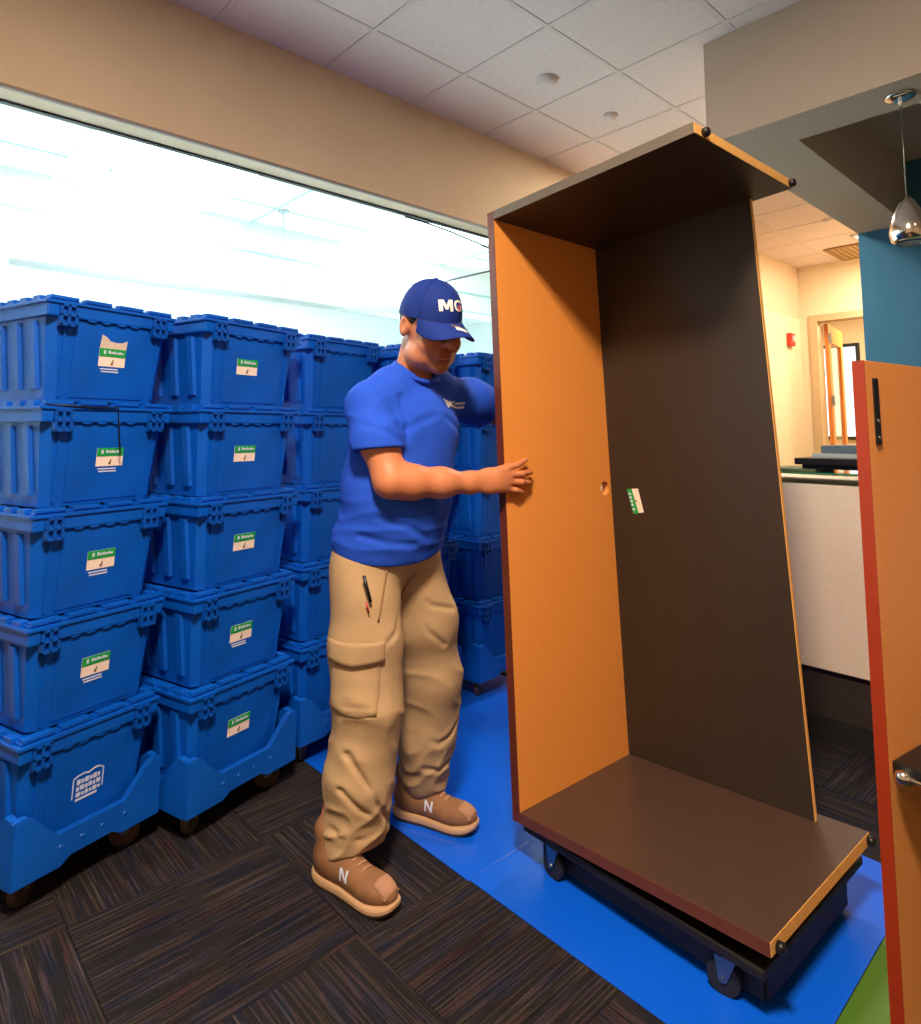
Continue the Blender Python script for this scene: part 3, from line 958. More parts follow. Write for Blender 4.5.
# ------------------------------------------------------------------ workstation with tall orange panel
ws = thing('workstation', 'orange upright desk panel with dark worktop at the right edge', 'desk', (1.489, 0.413, 0), R(-9))
pn = obj('privacy_panel', bx(0, 0.78, 0.0, 0.024, 0.0, 1.44, 0.001), 'orange_pale', ws)
obj('edge_banding', bx(-0.002, 0.0, 0.0, 0.024, 0.0, 1.44), 'edge_red', pn)
pl = obj('hinge_plate', bx(0.026, 0.047, -0.003, 0.0, 1.27, 1.405, 0.0008), 'black_plastic', pn)
for z in (1.284, 1.318):
    sb_ = bmesh.new(); lathe(sb_, [(0.0, 0.0025), (0.0035, 0.002), (0.0045, 0.0)], 12, M=Matrix.Translation((0.0365, -0.003, z)) @ Matrix.Rotation(R(90), 4, 'X'))
    obj('screw', sb_, 'steel', pl, True)
wt = obj('worktop', bx(0.010, 0.78, -0.62, -0.001, 0.645, 0.672, 0.003), 'black_plastic', ws)
rd = bmesh.new(); tube(rd, [(0.004, -0.028, 0.652), (0.004, -0.60, 0.652)], 0.007, 12)
obj('edge_rail', rd, 'chrome', wt, True)
kb = bmesh.new(); lathe(kb, [(0.0, -0.014), (0.012, -0.010), (0.015, 0.0), (0.012, 0.010), (0.0, 0.014)], 18, (0.004, -0.022, 0.652))
obj('rail_knob', kb, 'chrome', wt, True)
for (x, y) in ((0.72, -0.57), (0.72, -0.06), (0.20, -0.57)):
    lg = bmesh.new(); tube(lg, [(x, y, 0.645), (x, y, 0.0)], 0.02, 14)
    obj('leg', lg, 'steel', ws, True)

# ------------------------------------------------------------------ reception counter
XC = 3.06
rc = thing('reception_counter', 'white fronted reception counter with dark base and glass ledge', 'counter', (XC, 0.5, 0))
obj('base', bx(0.03, 0.62, -1.5, 1.0, 0.0, 0.30), 'counter_base', rc)
obj('toe_strip', bx(0.022, 0.03, -1.5, 1.0, 0.0, 0.10), 'rubber', rc)
obj('front_panel', bx(0.0, 0.64, -1.5, 1.02, 0.30, 1.066, 0.003), 'counter_white', rc)
gl_ = obj('glass_ledge', bx(-0.02, 0.42, -1.5, 1.03, 1.110, 1.118, 0.002), 'glass_green', rc)
for y in (-1.2, -0.4, 0.4, 0.93):
    pb = bmesh.new(); lathe(pb, [(0.018, 1.066), (0.018, 1.110)], 16, (0.2, y, 0))
    obj('standoff', pb, 'steel', rc, True)
def counter_item(name, x0, x1, y0, y1, z0, z1, m, label, cat, band=None):
    t = thing(name, label, cat, ((x0 + x1) / 2, (y0 + y1) / 2, z0))
    hx, hy, h = (x1 - x0) / 2, (y1 - y0) / 2, z1 - z0
    obj('cover', bx(-hx, hx, -hy, hy, 0.0, h * 0.16, 0.0008), m, t)
    obj('cover', bx(-hx, hx, -hy, hy, h * 0.84, h, 0.0008), m, t)
    obj('spine', bx(-hx - 0.002, -hx + 0.004, -hy, hy, h * 0.16, h * 0.84), m, t)
    obj('pages', bx(-hx + 0.004, hx - 0.004, -hy + 0.004, hy - 0.004, h * 0.16, h * 0.84), band or 'pale_grey', t)
    return t
counter_item('folder', 3.06, 3.30, 1.06, 1.26, 1.1185, 1.131, 'olive_box', 'thin olive folder lying flat on the glass ledge', 'folder')
counter_item('book', 3.08, 3.30, 0.80, 1.12, 1.1315, 1.150, 'navy_box', 'dark navy book on the counter ledge under the black tray', 'book', 'raw_board')
counter_item('binder', 3.05, 3.32, 0.78, 1.14, 1.1505, 1.178, 'black_plastic', 'flat black binder on the counter ledge', 'binder', 'navy_box')
counter_item('laptop', 3.12, 3.40, 0.75, 1.09, 1.1785, 1.198, 'pale_grey', 'pale grey closed laptop on the counter stack', 'laptop', 'slate_box')
counter_item('box', 3.14, 3.40, 0.76, 1.06, 1.1985, 1.232, 'slate_box', 'slate blue flat box topping the counter stack', 'box', 'slate_box')

# pendant lamp under the soffit
pd = thing('pendant_lamp', 'chrome teardrop pendant lamp hanging from the soffit', 'lamp', (3.235, 0.70, ZSF))
cb = bmesh.new(); lathe(cb, [(0.0, -0.020), (0.03, -0.018), (0.055, -0.010), (0.060, 0.0)], 28); obj('canopy', cb, 'chrome', pd, True)
cb = bmesh.new(); tube(cb, [(0, 0, -0.018), (0, 0, -0.455)], 0.003, 8); obj('cord', cb, 'steel', pd, True)
cb = bmesh.new(); lathe(cb, [(0.006, -0.012), (0.008, -0.03), (0.004, -0.045)], 12); obj('cord_grip', cb, 'white_thread', pd, True)
cb = bmesh.new()
lathe(cb, [(0.0, -0.45), (0.014, -0.452), (0.030, -0.475), (0.052, -0.52), (0.068, -0.57), (0.073, -0.605), (0.066, -0.64), (0.048, -0.655), (0.045, -0.650), (0.062, -0.636), (0.068, -0.605), (0.062, -0.57), (0.045, -0.52), (0.02, -0.475), (0.0, -0.46)], 32)
obj('shade', cb, 'chrome', pd, True)
cb = bmesh.new(); lathe(cb, [(0.0, -0.648), (0.046, -0.648), (0.046, -0.640), (0.0, -0.640)], 24); obj('lens', cb, 'pale_grey', pd)

# fire alarm on the hall wall
al = thing('fire_alarm', 'red fire alarm strobe on the cream hall wall', 'alarm', (8.03, YW, 2.28))
obj('housing', bx(-0.07, 0.07, -0.05, 0.0, 0.0, 0.15, 0.008), 'red_plastic', al)
obj('strobe_lens', bx(-0.03, 0.03, -0.065, -0.05, 0.05, 0.12, 0.006), 'pale_grey', al)

# ------------------------------------------------------------------ the man
import openvdb as vdb
PO = Vector((1.30, 1.72, 0.0))
man = thing('person', 'man in blue T-shirt, khaki work trousers and blue cap steadying the cabinet', 'person', PO)

class Sculpt:
    """signed distance sculpting on a regular grid, meshed with OpenVDB"""
    def __init__(self, lo, hi, vox):
        self.lo, self.vox = np.array(lo, np.float32), vox
        self.n = np.ceil((np.array(hi) - np.array(lo)) / vox).astype(int) + 1
        self.ax = [self.lo[i] + np.arange(self.n[i], dtype=np.float32) * vox for i in range(3)]
        self.d = np.full(self.n, 1.0, np.float32)
    def _win(self, lo, hi, pad):
        sl = []
        for i in range(3):
            a = int(max(0, math.floor((lo[i] - pad - self.lo[i]) / self.vox)))
            b = int(min(self.n[i], math.ceil((hi[i] + pad - self.lo[i]) / self.vox) + 1))
            if b <= a:
                return None
            sl.append(slice(a, b))
        return tuple(sl)
    def _pts(self, w):
        return (self.ax[0][w[0]][:, None, None], self.ax[1][w[1]][None, :, None], self.ax[2][w[2]][None, None, :])
    def _merge(self, w, dn, k, sub):
        d = self.d[w]
        if sub:
            dn = -dn
            h = np.clip(0.5 - 0.5 * (d - dn) / k, 0, 1)
            self.d[w] = d * (1 - h) + dn * h + k * h * (1 - h)
        else:
            h = np.clip(0.5 + 0.5 * (d - dn) / k, 0, 1)
            self.d[w] = d * (1 - h) + dn * h - k * h * (1 - h)
    def cap(self, a, b, ra, rb=None, k=0.02, sub=False):
        rb = ra if rb is None else rb
        a, b = np.array(a, float), np.array(b, float)
        r = max(ra, rb)
        w = self._win(np.minimum(a, b) - r, np.maximum(a, b) + r, 0.05 + k)
        if w is None:
            return self
        x, y, z = self._pts(w)
        ba = b - a
        L = max(ba @ ba, 1e-9)
        px_, py_, pz_ = x - a[0], y - a[1], z - a[2]
        h = np.clip((px_ * ba[0] + py_ * ba[1] + pz_ * ba[2]) / L, 0, 1)
        dn = np.sqrt((px_ - h * ba[0]) ** 2 + (py_ - h * ba[1]) ** 2 + (pz_ - h * ba[2]) ** 2) - (ra + (rb - ra) * h)
        self._merge(w, dn.astype(np.float32), k, sub)
        return self
    def chain(self, pts, k=0.02):
        for (a, ra), (b, rb) in zip(pts, pts[1:]):
            self.cap(a, b, ra, rb, k)
        return self
    def ell(self, c, r, k=0.02, rot=None, sub=False):
        c, r = np.array(c, float), np.array(r, float)
        m = r.max()
        w = self._win(c - m, c + m, 0.05 + k)
        if w is None:
            return self
        x, y, z = self._pts(w)
        p = [x - c[0], y - c[1], z - c[2]]
        if rot is not None:
            q = np.array(rot.transposed())
            p = [q[i][0] * p[0] + q[i][1] * p[1] + q[i][2] * p[2] for i in range(3)]
        k0 = np.sqrt((p[0] / r[0]) ** 2 + (p[1] / r[1]) ** 2 + (p[2] / r[2]) ** 2)
        k1 = np.sqrt((p[0] / r[0] ** 2) ** 2 + (p[1] / r[1] ** 2) ** 2 + (p[2] / r[2] ** 2) ** 2)
        dn = k0 * (k0 - 1) / np.maximum(k1, 1e-6)
        self._merge(w, dn.astype(np.float32), k, sub)
        return self
    def field(self, fn):
        x, y, z = self._pts((slice(None),) * 3)
        self.d = (self.d + fn(x, y, z)).astype(np.float32)
        return self
    def cut(self, point, normal, k=0.004, where=None):
        """keep the side the normal points away from"""
        x, y, z = self._pts((slice(None),) * 3)
        pl = ((x - point[0]) * normal[0] + (y - point[1]) * normal[1] + (z - point[2]) * normal[2]).astype(np.float32)
        if where is not None:
            pl = np.where(where(x, y, z), pl, -1.0).astype(np.float32)
        h = np.clip(0.5 - 0.5 * (self.d - pl) / k, 0, 1)
        self.d = (self.d * (1 - h) + pl * h + k * h * (1 - h)).astype(np.float32)
        return self
    def mesh(self, name, offset=Vector((0, 0, 0))):
        lim = 4 * self.vox
        a = np.pad(np.clip(self.d, -lim, lim), 1, constant_values=lim) / self.vox
        g = vdb.FloatGrid(4.0)
        g.copyFromArray(np.ascontiguousarray(a, dtype=np.float32))
        pts, quads = g.convertToQuads(0.0)
        pts = (np.array(pts, dtype=np.float64) - 1) * self.vox + self.lo - np.array(offset)
        me = bpy.data.meshes.new(name)
        me.from_pydata(pts.tolist(), [], [list(map(int, q)) for q in quads])
        bm = bmesh.new()
        bm.from_mesh(me)
        bmesh.ops.smooth_vert(bm, verts=bm.verts, factor=0.5, use_axis_x=True, use_axis_y=True, use_axis_z=True)
        bmesh.ops.recalc_face_normals(bm, faces=bm.faces)
        bm.to_mesh(me)
        bm.free()
        for p in me.polygons:
            p.use_smooth = True
        return me

# head pose
HS = 1.06
HC = Vector((1.337, 1.597, 1.632))
HR = (Matrix.Rotation(R(-4.5), 3, 'Z') @ Matrix.Rotation(R(20), 3, 'X') @ Matrix.Rotation(R(-3.4), 3, 'Y'))
def hp(p):
    return tuple(HC + HR @ (Vector(p) * HS))
def hr(r):
    return tuple(v * HS for v in r)

# joints (his left is +X, he faces -Y)
RSH, REL, RWR = (1.158, 1.672, 1.395), (1.172, 1.572, 1.152), (1.425, 1.487, 1.138)
LSH, LEL, LWR = (1.520, 1.690, 1.415), (1.760, 1.735, 1.385), (1.80, 1.58, 1.285)
RHIP, RKN, RAN = (1.215, 1.755, 0.86), (1.175, 1.725, 0.49), (1.112, 1.765, 0.10)
LHIP, LKN, LAN = (1.385, 1.765, 0.86), (1.455, 1.765, 0.48), (1.475, 1.840, 0.10)

B = Sculpt((0.98, 1.36, 0.03), (1.96, 2.0, 1.80), 0.0042)
B.ell((1.30, 1.76, 0.93), (0.155, 0.115, 0.13), 0.03)
B.ell((1.30, 1.735, 1.10), (0.155, 0.12, 0.17), 0.03)
B.ell((1.325, 1.695, 1.30), (0.165, 0.125, 0.16), 0.04)
B.cap((1.21, 1.685, 1.40), (1.46, 1.69, 1.41), 0.055, 0.055, 0.05)
B.cap((1.335, 1.700, 1.43), hp((0, 0.03, -0.06)), 0.060, 0.061, 0.03)
# legs
B.chain([(RHIP, 0.085), (RKN, 0.055), (RAN, 0.042)], 0.02)
B.chain([(LHIP, 0.085), (LKN, 0.055), (LAN, 0.042)], 0.02)
# right arm
B.chain([(RSH, 0.050), ((1.160, 1.625, 1.28), 0.060), (REL, 0.049)], 0.03)
B.chain([(REL, 0.047), ((1.230, 1.551, 1.146), 0.048), ((1.325, 1.520, 1.141), 0.042), ((1.40, 1.496, 1.138), 0.031)], 0.03)
B.ell((1.418, 1.489, 1.138), (0.035, 0.026, 0.036), 0.02)
# right hand: palm on the inner face of the panel, fingers spread
PY = 1.452
B.ell((1.478, 1.464, 1.142), (0.062, 0.020, 0.042), 0.02, Matrix.Rotation(R(-16), 3, 'Z'))
B.ell((1.520, 1.450, 1.146), (0.040, 0.016, 0.042), 0.015)
F = [  # knuckle, middle joint, last joint, tip
    ((1.538, 1.449, 1.180), (1.580, 1.438, 1.190), (1.607, 1.444, 1.197), (1.630, 1.449, 1.203), 0.0100),
    ((1.548, 1.447, 1.158), (1.596, 1.434, 1.160), (1.628, 1.441, 1.161), (1.652, 1.448, 1.161), 0.0102),
    ((1.545, 1.448, 1.136), (1.592, 1.435, 1.133), (1.624, 1.442, 1.130), (1.648, 1.449, 1.128), 0.0098),
    ((1.535, 1.451, 1.115), (1.572, 1.440, 1.108), (1.596, 1.445, 1.102), (1.617, 1.450, 1.097), 0.0088)]
for kn, m1, m2, tp, r in F:
    B.chain([(kn, r * 1.15), (m1, r), (m2, r * 0.93), (tp, r * 0.82)], 0.005)
    B.cap((kn[0] - 0.05, kn[1] + 0.010, kn[2] * 0.6 + 1.142 * 0.4), kn, 0.010, r * 1.15, 0.012)
B.chain([((1.455, 1.476, 1.150), 0.017), ((1.497, 1.498, 1.158), 0.0135), ((1.532, 1.521, 1.162), 0.0115), ((1.565, 1.524, 1.164), 0.0095)], 0.010)
# left arm, hand flat on the outer face of the panel
B.chain([(LSH, 0.062), (LEL, 0.052), (LWR, 0.032)], 0.03)
B.ell((1.81, 1.548, 1.275), (0.045, 0.020, 0.045), 0.02)
for k in range(4):
    z0 = 1.305 - 0.021 * k
    B.chain([((1.82, 1.542, z0), 0.011), ((1.86, 1.542, z0 + 0.004 - 0.004 * k), 0.0095), ((1.895 - 0.006 * abs(k - 1.3), 1.534, z0 + 0.006 - 0.006 * k), 0.008)], 0.006)
B.chain([((1.795, 1.555, 1.31), 0.015), ((1.81, 1.552, 1.345), 0.0125), ((1.825, 1.537, 1.375), 0.010)], 0.008)
# head
B.ell(hp((0, 0.012, 0.035)), hr((0.078, 0.098, 0.095)), 0.01, HR)
B.ell(hp((0, -0.030, -0.030)), hr((0.067, 0.070, 0.098)), 0.03, HR)
B.ell(hp((0, -0.040, -0.082)), hr((0.057, 0.056, 0.042)), 0.03, HR)
B.ell(hp((0, -0.086, -0.106)), hr((0.026, 0.020, 0.020)), 0.025, HR)
for s in (-1, 1):
    B.ell(hp((s * 0.042, -0.068, -0.036)), hr((0.028, 0.030, 0.032)), 0.02, HR)
    B.ell(hp((s * 0.050, -0.030, -0.085)), hr((0.022, 0.040, 0.028)), 0.025, HR)
B.cap(hp((-0.042, -0.081, 0.020)), hp((0.042, -0.081, 0.020)), 0.014, 0.014, 0.02)
for s in (-1, 1):
    B.ell(hp((s * 0.033, -0.104, 0.002)), hr((0.017, 0.012, 0.010)), 0.012, HR, sub=True)
    B.ell(hp((s * 0.033, -0.090, -0.001)), hr((0.015, 0.012, 0.009)), 0.004, HR)
B.cap(hp((0, -0.098, 0.012)), hp((0, -0.126, -0.027)), 0.0085, 0.0150, 0.010)
for s in (-1, 1):
    B.ell(hp((s * 0.015, -0.108, -0.032)), hr((0.010, 0.012, 0.009)), 0.008, HR)
B.ell(hp((0, -0.096, -0.066)), hr((0.030, 0.016, 0.018)), 0.015, HR)
B.ell(hp((0, -0.108, -0.061)), hr((0.024, 0.008, 0.0055)), 0.005, HR)
B.ell(hp((0, -0.106, -0.074)), hr((0.021, 0.009, 0.0065)), 0.005, HR)
B.ell(hp((0, -0.116, -0.0675)), hr((0.026, 0.010, 0.0020)), 0.003, HR, sub=True)
B.ell(hp((0, -0.108, -0.088)), hr((0.018, 0.010, 0.006)), 0.01, HR, sub=True)
for s in (-1, 1):
    B.ell(hp((s * 0.079, 0.014, -0.004)), hr((0.011, 0.022, 0.034)), 0.008, HR)
    B.ell(hp((s * 0.090, 0.010, -0.001)), hr((0.008, 0.011, 0.018)), 0.006, HR, sub=True)
body_me = B.mesh('body', PO)
body = obj('body', body_me, 'skin', man)
# beard shadow: pigment around the jaw
_nt = MATS['skin'].node_tree
_b = _nt.nodes['Principled BSDF']
_src = _b.inputs['Base Color'].links[0].from_socket
_tc = _nt.nodes.new('ShaderNodeTexCoord')
_d = _nt.nodes.new('ShaderNodeVectorMath'); _d.operation = 'DISTANCE'
_d.inputs[1].default_value = Vector(hp((0, -0.075, -0.085))) - PO
_nt.links.new(_tc.outputs['Object'], _d.inputs[0])
_r = _nt.nodes.new('ShaderNodeMapRange')
_r.inputs[1].default_value, _r.inputs[2].default_value, _r.inputs[3].default_value, _r.inputs[4].default_value = 0.035, 0.085, 0.55, 0.0
_nt.links.new(_d.outputs['Value'], _r.inputs[0])
_m = _nt.nodes.new('ShaderNodeMixRGB')
_m.inputs[2].default_value = lin((112, 74, 58))
_nt.links.new(_r.outputs[0], _m.inputs[0]); _nt.links.new(_src, _m.inputs[1]); _nt.links.new(_m.outputs[0], _b.inputs['Base Color'])
for zc_, ry_, rz_ in ((-0.061, 0.0085, 0.0050), (-0.0735, 0.0095, 0.0060)):
    lp_ = bmesh.new()
    bmesh.ops.create_uvsphere(lp_, u_segments=20, v_segments=12, radius=1.0, matrix=Matrix.Translation(Vector(hp((0, -0.1085 if zc_ > -0.07 else -0.1065, zc_))) - PO) @ HR.to_4x4() @ Matrix.Diagonal((0.0225 * HS, ry_ * HS, rz_ * HS, 1)))
    obj('lip', lp_, 'lip', body, True)
for s in (-1, 1):
    e = bmesh.new()
    bmesh.ops.create_uvsphere(e, u_segments=16, v_segments=10, radius=0.0115 * HS, matrix=Matrix.Translation(Vector(hp((s * 0.033, -0.0915, 0.002))) - PO))
    obj('eye', e, 'eye_white', body, True)

# hair showing under the cap
Hh = Sculpt((1.20, 1.44, 1.48), (1.48, 1.74, 1.80), 0.004)
Hh.ell(hp((0, 0.014, 0.033)), hr((0.0815, 0.100, 0.097)), 0.004, HR)
nU, nF = HR @ Vector((0, 0.25, -1)).normalized(), HR @ Vector((0, -1, 0.1)).normalized()
Hh.cut(hp((0, 0.05, -0.030)), nU, 0.006)
Hh.cut(hp((0, -0.040, 0)), nF, 0.006)
obj('hair', Hh.mesh('hair', PO), 'hair', man)

# cloth relief: irregular, from sums of sines in random directions
def noise3(seed, fx_, fy_, fz_, n=7):
    rs_ = np.random.RandomState(seed)
    W_ = [(rs_.uniform(-1, 1) * fx_, rs_.uniform(-1, 1) * fy_, rs_.uniform(0.45, 1) * fz_ * rs_.choice([-1, 1]), rs_.uniform(0, 6.28)) for _ in range(n)]
    def f(x, y, z):
        s = 0
        for a, b_, c, ph in W_:
            s = s + np.sin(2 * np.pi * (a * x + b_ * y + c * z) + ph)
        return s / (n ** 0.5)
    return f
def ridge(v):
    return 1.0 - 2.0 * np.abs(np.tanh(1.2 * v))

# a few soft creases laid over the surface: furrows that follow the cloth
def furrow(P, pts, depth, width):
    """lower the surface along a polyline; pts are world points near the cloth"""
    x, y, z = P._pts((slice(None),) * 3)
    best = None
    for a_, b_ in zip(pts, pts[1:]):
        a_, b_ = np.array(a_), np.array(b_)
        ba = b_ - a_
        h = np.clip(((x - a_[0]) * ba[0] + (y - a_[1]) * ba[1] * 0.3 + (z - a_[2]) * ba[2]) / (ba[0] ** 2 + 0.3 * ba[1] ** 2 + ba[2] ** 2), 0, 1)
        d2 = (x - a_[0] - h * ba[0]) ** 2 + 0.3 * (y - a_[1] - h * ba[1]) ** 2 + (z - a_[2] - h * ba[2]) ** 2
        best = d2 if best is None else np.minimum(best, d2)
    P.d = (P.d + depth * np.exp(-best / width ** 2) - 0.5 * depth * np.exp(-best / (2.6 * width) ** 2)).astype(np.float32)
# T-shirt
SLO, SHI = (1.0, 1.46, 0.80), (1.80, 1.98, 1.60)
S = Sculpt(SLO, SHI, 0.005)
S.ell((1.325, 1.700, 1.285), (0.192, 0.150, 0.19), 0.03)
S.ell((1.300, 1.712, 1.10), (0.190, 0.160, 0.20), 0.06)
S.ell((1.295, 1.745, 0.95), (0.190, 0.158, 0.15), 0.05)
S.chain([((1.165, 1.675, 1.375), 0.070), ((1.245, 1.680, 1.432), 0.064), ((1.335, 1.682, 1.470), 0.064), ((1.425, 1.686, 1.442), 0.066), ((1.520, 1.690, 1.405), 0.074)], 0.035)
n1, n2 = noise3(3, 4.5, 4.5, 11), noise3(5, 5, 5, 6)
def folds(x, y, z):
    low = np.exp(-((z - 0.99) / 0.10) ** 2)
    return -0.0026 * low * ridge(n1(x, y, z)) - 0.0016 * n2(x, y, z)
S.field(folds)
furrow(S, [(1.225, 1.57, 1.300), (1.270, 1.55, 1.325), (1.330, 1.54, 1.345)], 0.008, 0.012)
furrow(S, [(1.225, 1.60, 1.400), (1.235, 1.58, 1.330), (1.225, 1.57, 1.270)], 0.010, 0.012)
furrow(S, [(1.180, 1.58, 1.120), (1.260, 1.55, 1.085), (1.360, 1.54, 1.020), (1.440, 1.58, 0.985)], 0.009, 0.012)
furrow(S, [(1.150, 1.60, 1.040), (1.240, 1.56, 1.010), (1.320, 1.56, 0.965)], 0.009, 0.011)
furrow(S, [(1.340, 1.55, 1.100), (1.410, 1.56, 1.070), (1.465, 1.60, 1.030)], 0.008, 0.011)
furrow(S, [(1.130, 1.66, 0.985), (1.190, 1.59, 0.965), (1.270, 1.57, 0.955)], 0.008, 0.010)
furrow(S, [(1.380, 1.56, 1.340), (1.440, 1.58, 1.310), (1.480, 1.62, 1.290)], 0.007, 0.012)
S.cut((1.30, 1.75, 0.935), (0.10, 0.28, -1.0), 0.006)                                     # hem
SL = Sculpt(SLO, SHI, 0.005)
SL.chain([((1.163, 1.675, 1.372), 0.074), ((1.156, 1.625, 1.27), 0.076), ((1.154, 1.595, 1.19), 0.079)], 0.02)
n3 = noise3(9, 6, 6, 8)
SL.field(lambda x, y, z: -0.0026 * ridge(n3(x, y, z)))
furrow(SL, [(1.110, 1.58, 1.370), (1.150, 1.55, 1.340), (1.200, 1.55, 1.300)], 0.006, 0.012)
furrow(SL, [(1.100, 1.60, 1.310), (1.150, 1.54, 1.290), (1.210, 1.55, 1.255)], 0.006, 0.011)
SL.cut((1.155, 1.60, 1.243), (0.0, -0.12, -1.0), 0.005)
SR = Sculpt(SLO, SHI, 0.005)
SR.chain([((1.515, 1.690, 1.405), 0.074), ((1.62, 1.712, 1.405), 0.078), ((1.74, 1.730, 1.385), 0.080)], 0.03)
SR.cut((1.70, 1.725, 1.39), (0.97, 0.2, -0.1), 0.005)
for q in (SL, SR):
    k_ = 0.018
    h_ = np.clip(0.5 + 0.5 * (S.d - q.d) / k_, 0, 1)
    S.d = (S.d * (1 - h_) + q.d * h_ - k_ * h_ * (1 - h_)).astype(np.float32)
S.cap((1.336, 1.662, 1.505), hp((0, 0.03, -0.05)), 0.066, 0.072, 0.006, sub=True)
shirt_me = S.mesh('t_shirt', PO)
shirt = obj('t_shirt', shirt_me, 'shirt', man)

# trousers
P = Sculpt((0.98, 1.50, 0.04), (1.68, 2.02, 1.0), 0.005)
P.ell((1.298, 1.755, 0.93), (0.180, 0.146, 0.13), 0.03)
P.chain([((1.212, 1.750, 0.87), 0.112), ((1.195, 1.722, 0.66), 0.109), ((1.192, 1.704, 0.48), 0.106), ((1.176, 1.713, 0.27), 0.101), ((1.158, 1.728, 0.12), 0.095)], 0.03)
P.chain([((1.388, 1.762, 0.87), 0.112), ((1.452, 1.757, 0.66), 0.106), ((1.490, 1.762, 0.48), 0.105), ((1.502, 1.800, 0.27), 0.096), ((1.502, 1.812, 0.14), 0.086)], 0.03)
m1, m2, m3 = noise3(21, 5, 5, 6), noise3(22, 7, 7, 9), noise3(23, 4, 4, 4.5)
def tfolds(x, y, z):
    kn = np.exp(-((z - 0.46) / 0.13) ** 2)
    cu = np.exp(-((z - 0.17) / 0.10) ** 2)
    return -0.0030 * kn * ridge(m1(x, y, z)) - 0.0050 * cu * ridge(m2(x, y, z)) - 0.0036 * m3(x, y, z)
P.field(tfolds)
furrow(P, [(1.085, 1.66, 0.515), (1.130, 1.62, 0.500), (1.190, 1.61, 0.470)], 0.016, 0.010)
furrow(P, [(1.095, 1.66, 0.380), (1.130, 1.63, 0.310), (1.175, 1.62, 0.225), (1.225, 1.64, 0.165)], 0.016, 0.010)
furrow(P, [(1.080, 1.67, 0.290), (1.115, 1.63, 0.240), (1.165, 1.63, 0.205)], 0.012, 0.009)
furrow(P, [(1.070, 1.70, 0.170), (1.125, 1.65, 0.150), (1.200, 1.65, 0.160)], 0.012, 0.010)
furrow(P, [(1.420, 1.68, 0.310), (1.470, 1.69, 0.280), (1.520, 1.70, 0.300), (1.585, 1.73, 0.370)], 0.015, 0.010)
furrow(P, [(1.430, 1.72, 0.205), (1.490, 1.71, 0.190), (1.560, 1.735, 0.215)], 0.013, 0.009)
furrow(P, [(1.330, 1.62, 0.800), (1.400, 1.65, 0.740), (1.490, 1.65, 0.715)], 0.008, 0.009)
furrow(P, [(1.330, 1.63, 0.755), (1.390, 1.65, 0.660), (1.450, 1.65, 0.610)], 0.008, 0.009)
furrow(P, [(1.270, 1.61, 0.780), (1.230, 1.61, 0.700), (1.160, 1.63, 0.660)], 0.007, 0.010)
P.cut((1.12, 1.75, 0.070), (0, -0.35, -1), 0.01, lambda x, y, z: (x < 1.32) & (z < 0.5))
P.cut((1.50, 1.80, 0.078), (0, -0.30, -1), 0.01, lambda x, y, z: (x >= 1.32) & (z < 0.5))
trous_me = P.mesh('trousers', PO)
trous = obj('trousers', trous_me, 'khaki', man)

def bvh_of(o):
    return BVHTree.FromPolygons([v.co.copy() for v in o.data.vertices], [tuple(p.vertices) for p in o.data.polygons])

def wrap(bm, bvh, origin, normal, up, lift):
    """lay a flat bmesh (xy) on the surface found by casting along -normal from origin"""
    n = Vector(normal).normalized()
    r = Vector(up).cross(n).normalized()
    u = n.cross(r)
    o = Vector(origin)
    for v in bm.verts:
        p = o + r * v.co.x + u * v.co.y + n * 0.12
        h = bvh.ray_cast(p, -n, 0.4)
        base = h[0] if h[0] is not None else o + r * v.co.x + u * v.co.y
        v.co = base + n * (lift + v.co.z)
    return bm

def grid_patch(w, h, thick, nx=10, ny=6, shape=None):
    bm = bmesh.new()
    L = []
    for z in (0.0, thick):
        L.append([[bm.verts.new(((-0.5 + i / nx) * w, (-0.5 + j / ny) * h + (shape(-1 + 2 * i / nx, j / ny) if shape else 0), z)) for i in range(nx + 1)] for j in range(ny + 1)])
    for a in (0, 1):
        for j in range(ny):
            for i in range(nx):
                q = (L[a][j][i], L[a][j][i + 1], L[a][j + 1][i + 1], L[a][j + 1][i])
                bm.faces.new(q if a else q[::-1])
    def side(A, B_):
        for k in range(len(A) - 1):
            bm.faces.new((A[k], A[k + 1], B_[k + 1], B_[k]))
    side(L[0][0], L[1][0])
    side(L[1][ny], L[0][ny])
    side([L[1][j][0] for j in range(ny + 1)], [L[0][j][0] for j in range(ny + 1)])
    side([L[0][j][nx] for j in range(ny + 1)], [L[1][j][nx] for j in range(ny + 1)])
    return bm

tb = bvh_of(trous)
pn_ = (-0.80, -0.60, 0.0)
pc = Vector((1.09, 1.68, 0.0))
def tp(x, y, z):
    return Vector((x, y, z)) - PO
obj('cargo_pocket', wrap(grid_patch(0.150, 0.165, 0.003, 12, 12), tb, tp(1.118, 1.665, 0.575), pn_, (0, 0, 1), 0.002), 'khaki', trous, True)
obj('pocket_flap', wrap(grid_patch(0.175, 0.058, 0.005, 12, 5, lambda u, v: -0.010 * (1 - abs(u)) * (1 - v)), tb, tp(1.118, 1.665, 0.660), pn_, (0, 0, 1), 0.008), 'khaki', trous, True)
obj('pocket_seam', wrap(grid_patch(0.006, 0.16, 0.003, 2, 12), tb, tp(1.185, 1.62, 0.82), (-0.5, -0.85, 0), (0.22, 0, 1), 0.001), 'khaki_seam', trous, True)
fl = wrap(grid_patch(0.007, 0.13, 0.003, 2, 10), tb, tp(1.315, 1.60, 0.80), (0, -1, 0), (0, 0, 1), 0.001)
obj('fly_seam', fl, 'khaki_seam', trous, True)
pen = bmesh.new()
tube(pen, [tp(1.128, 1.640, 0.875), tp(1.136, 1.632, 0.835), tp(1.145, 1.628, 0.800)], 0.005, 8)
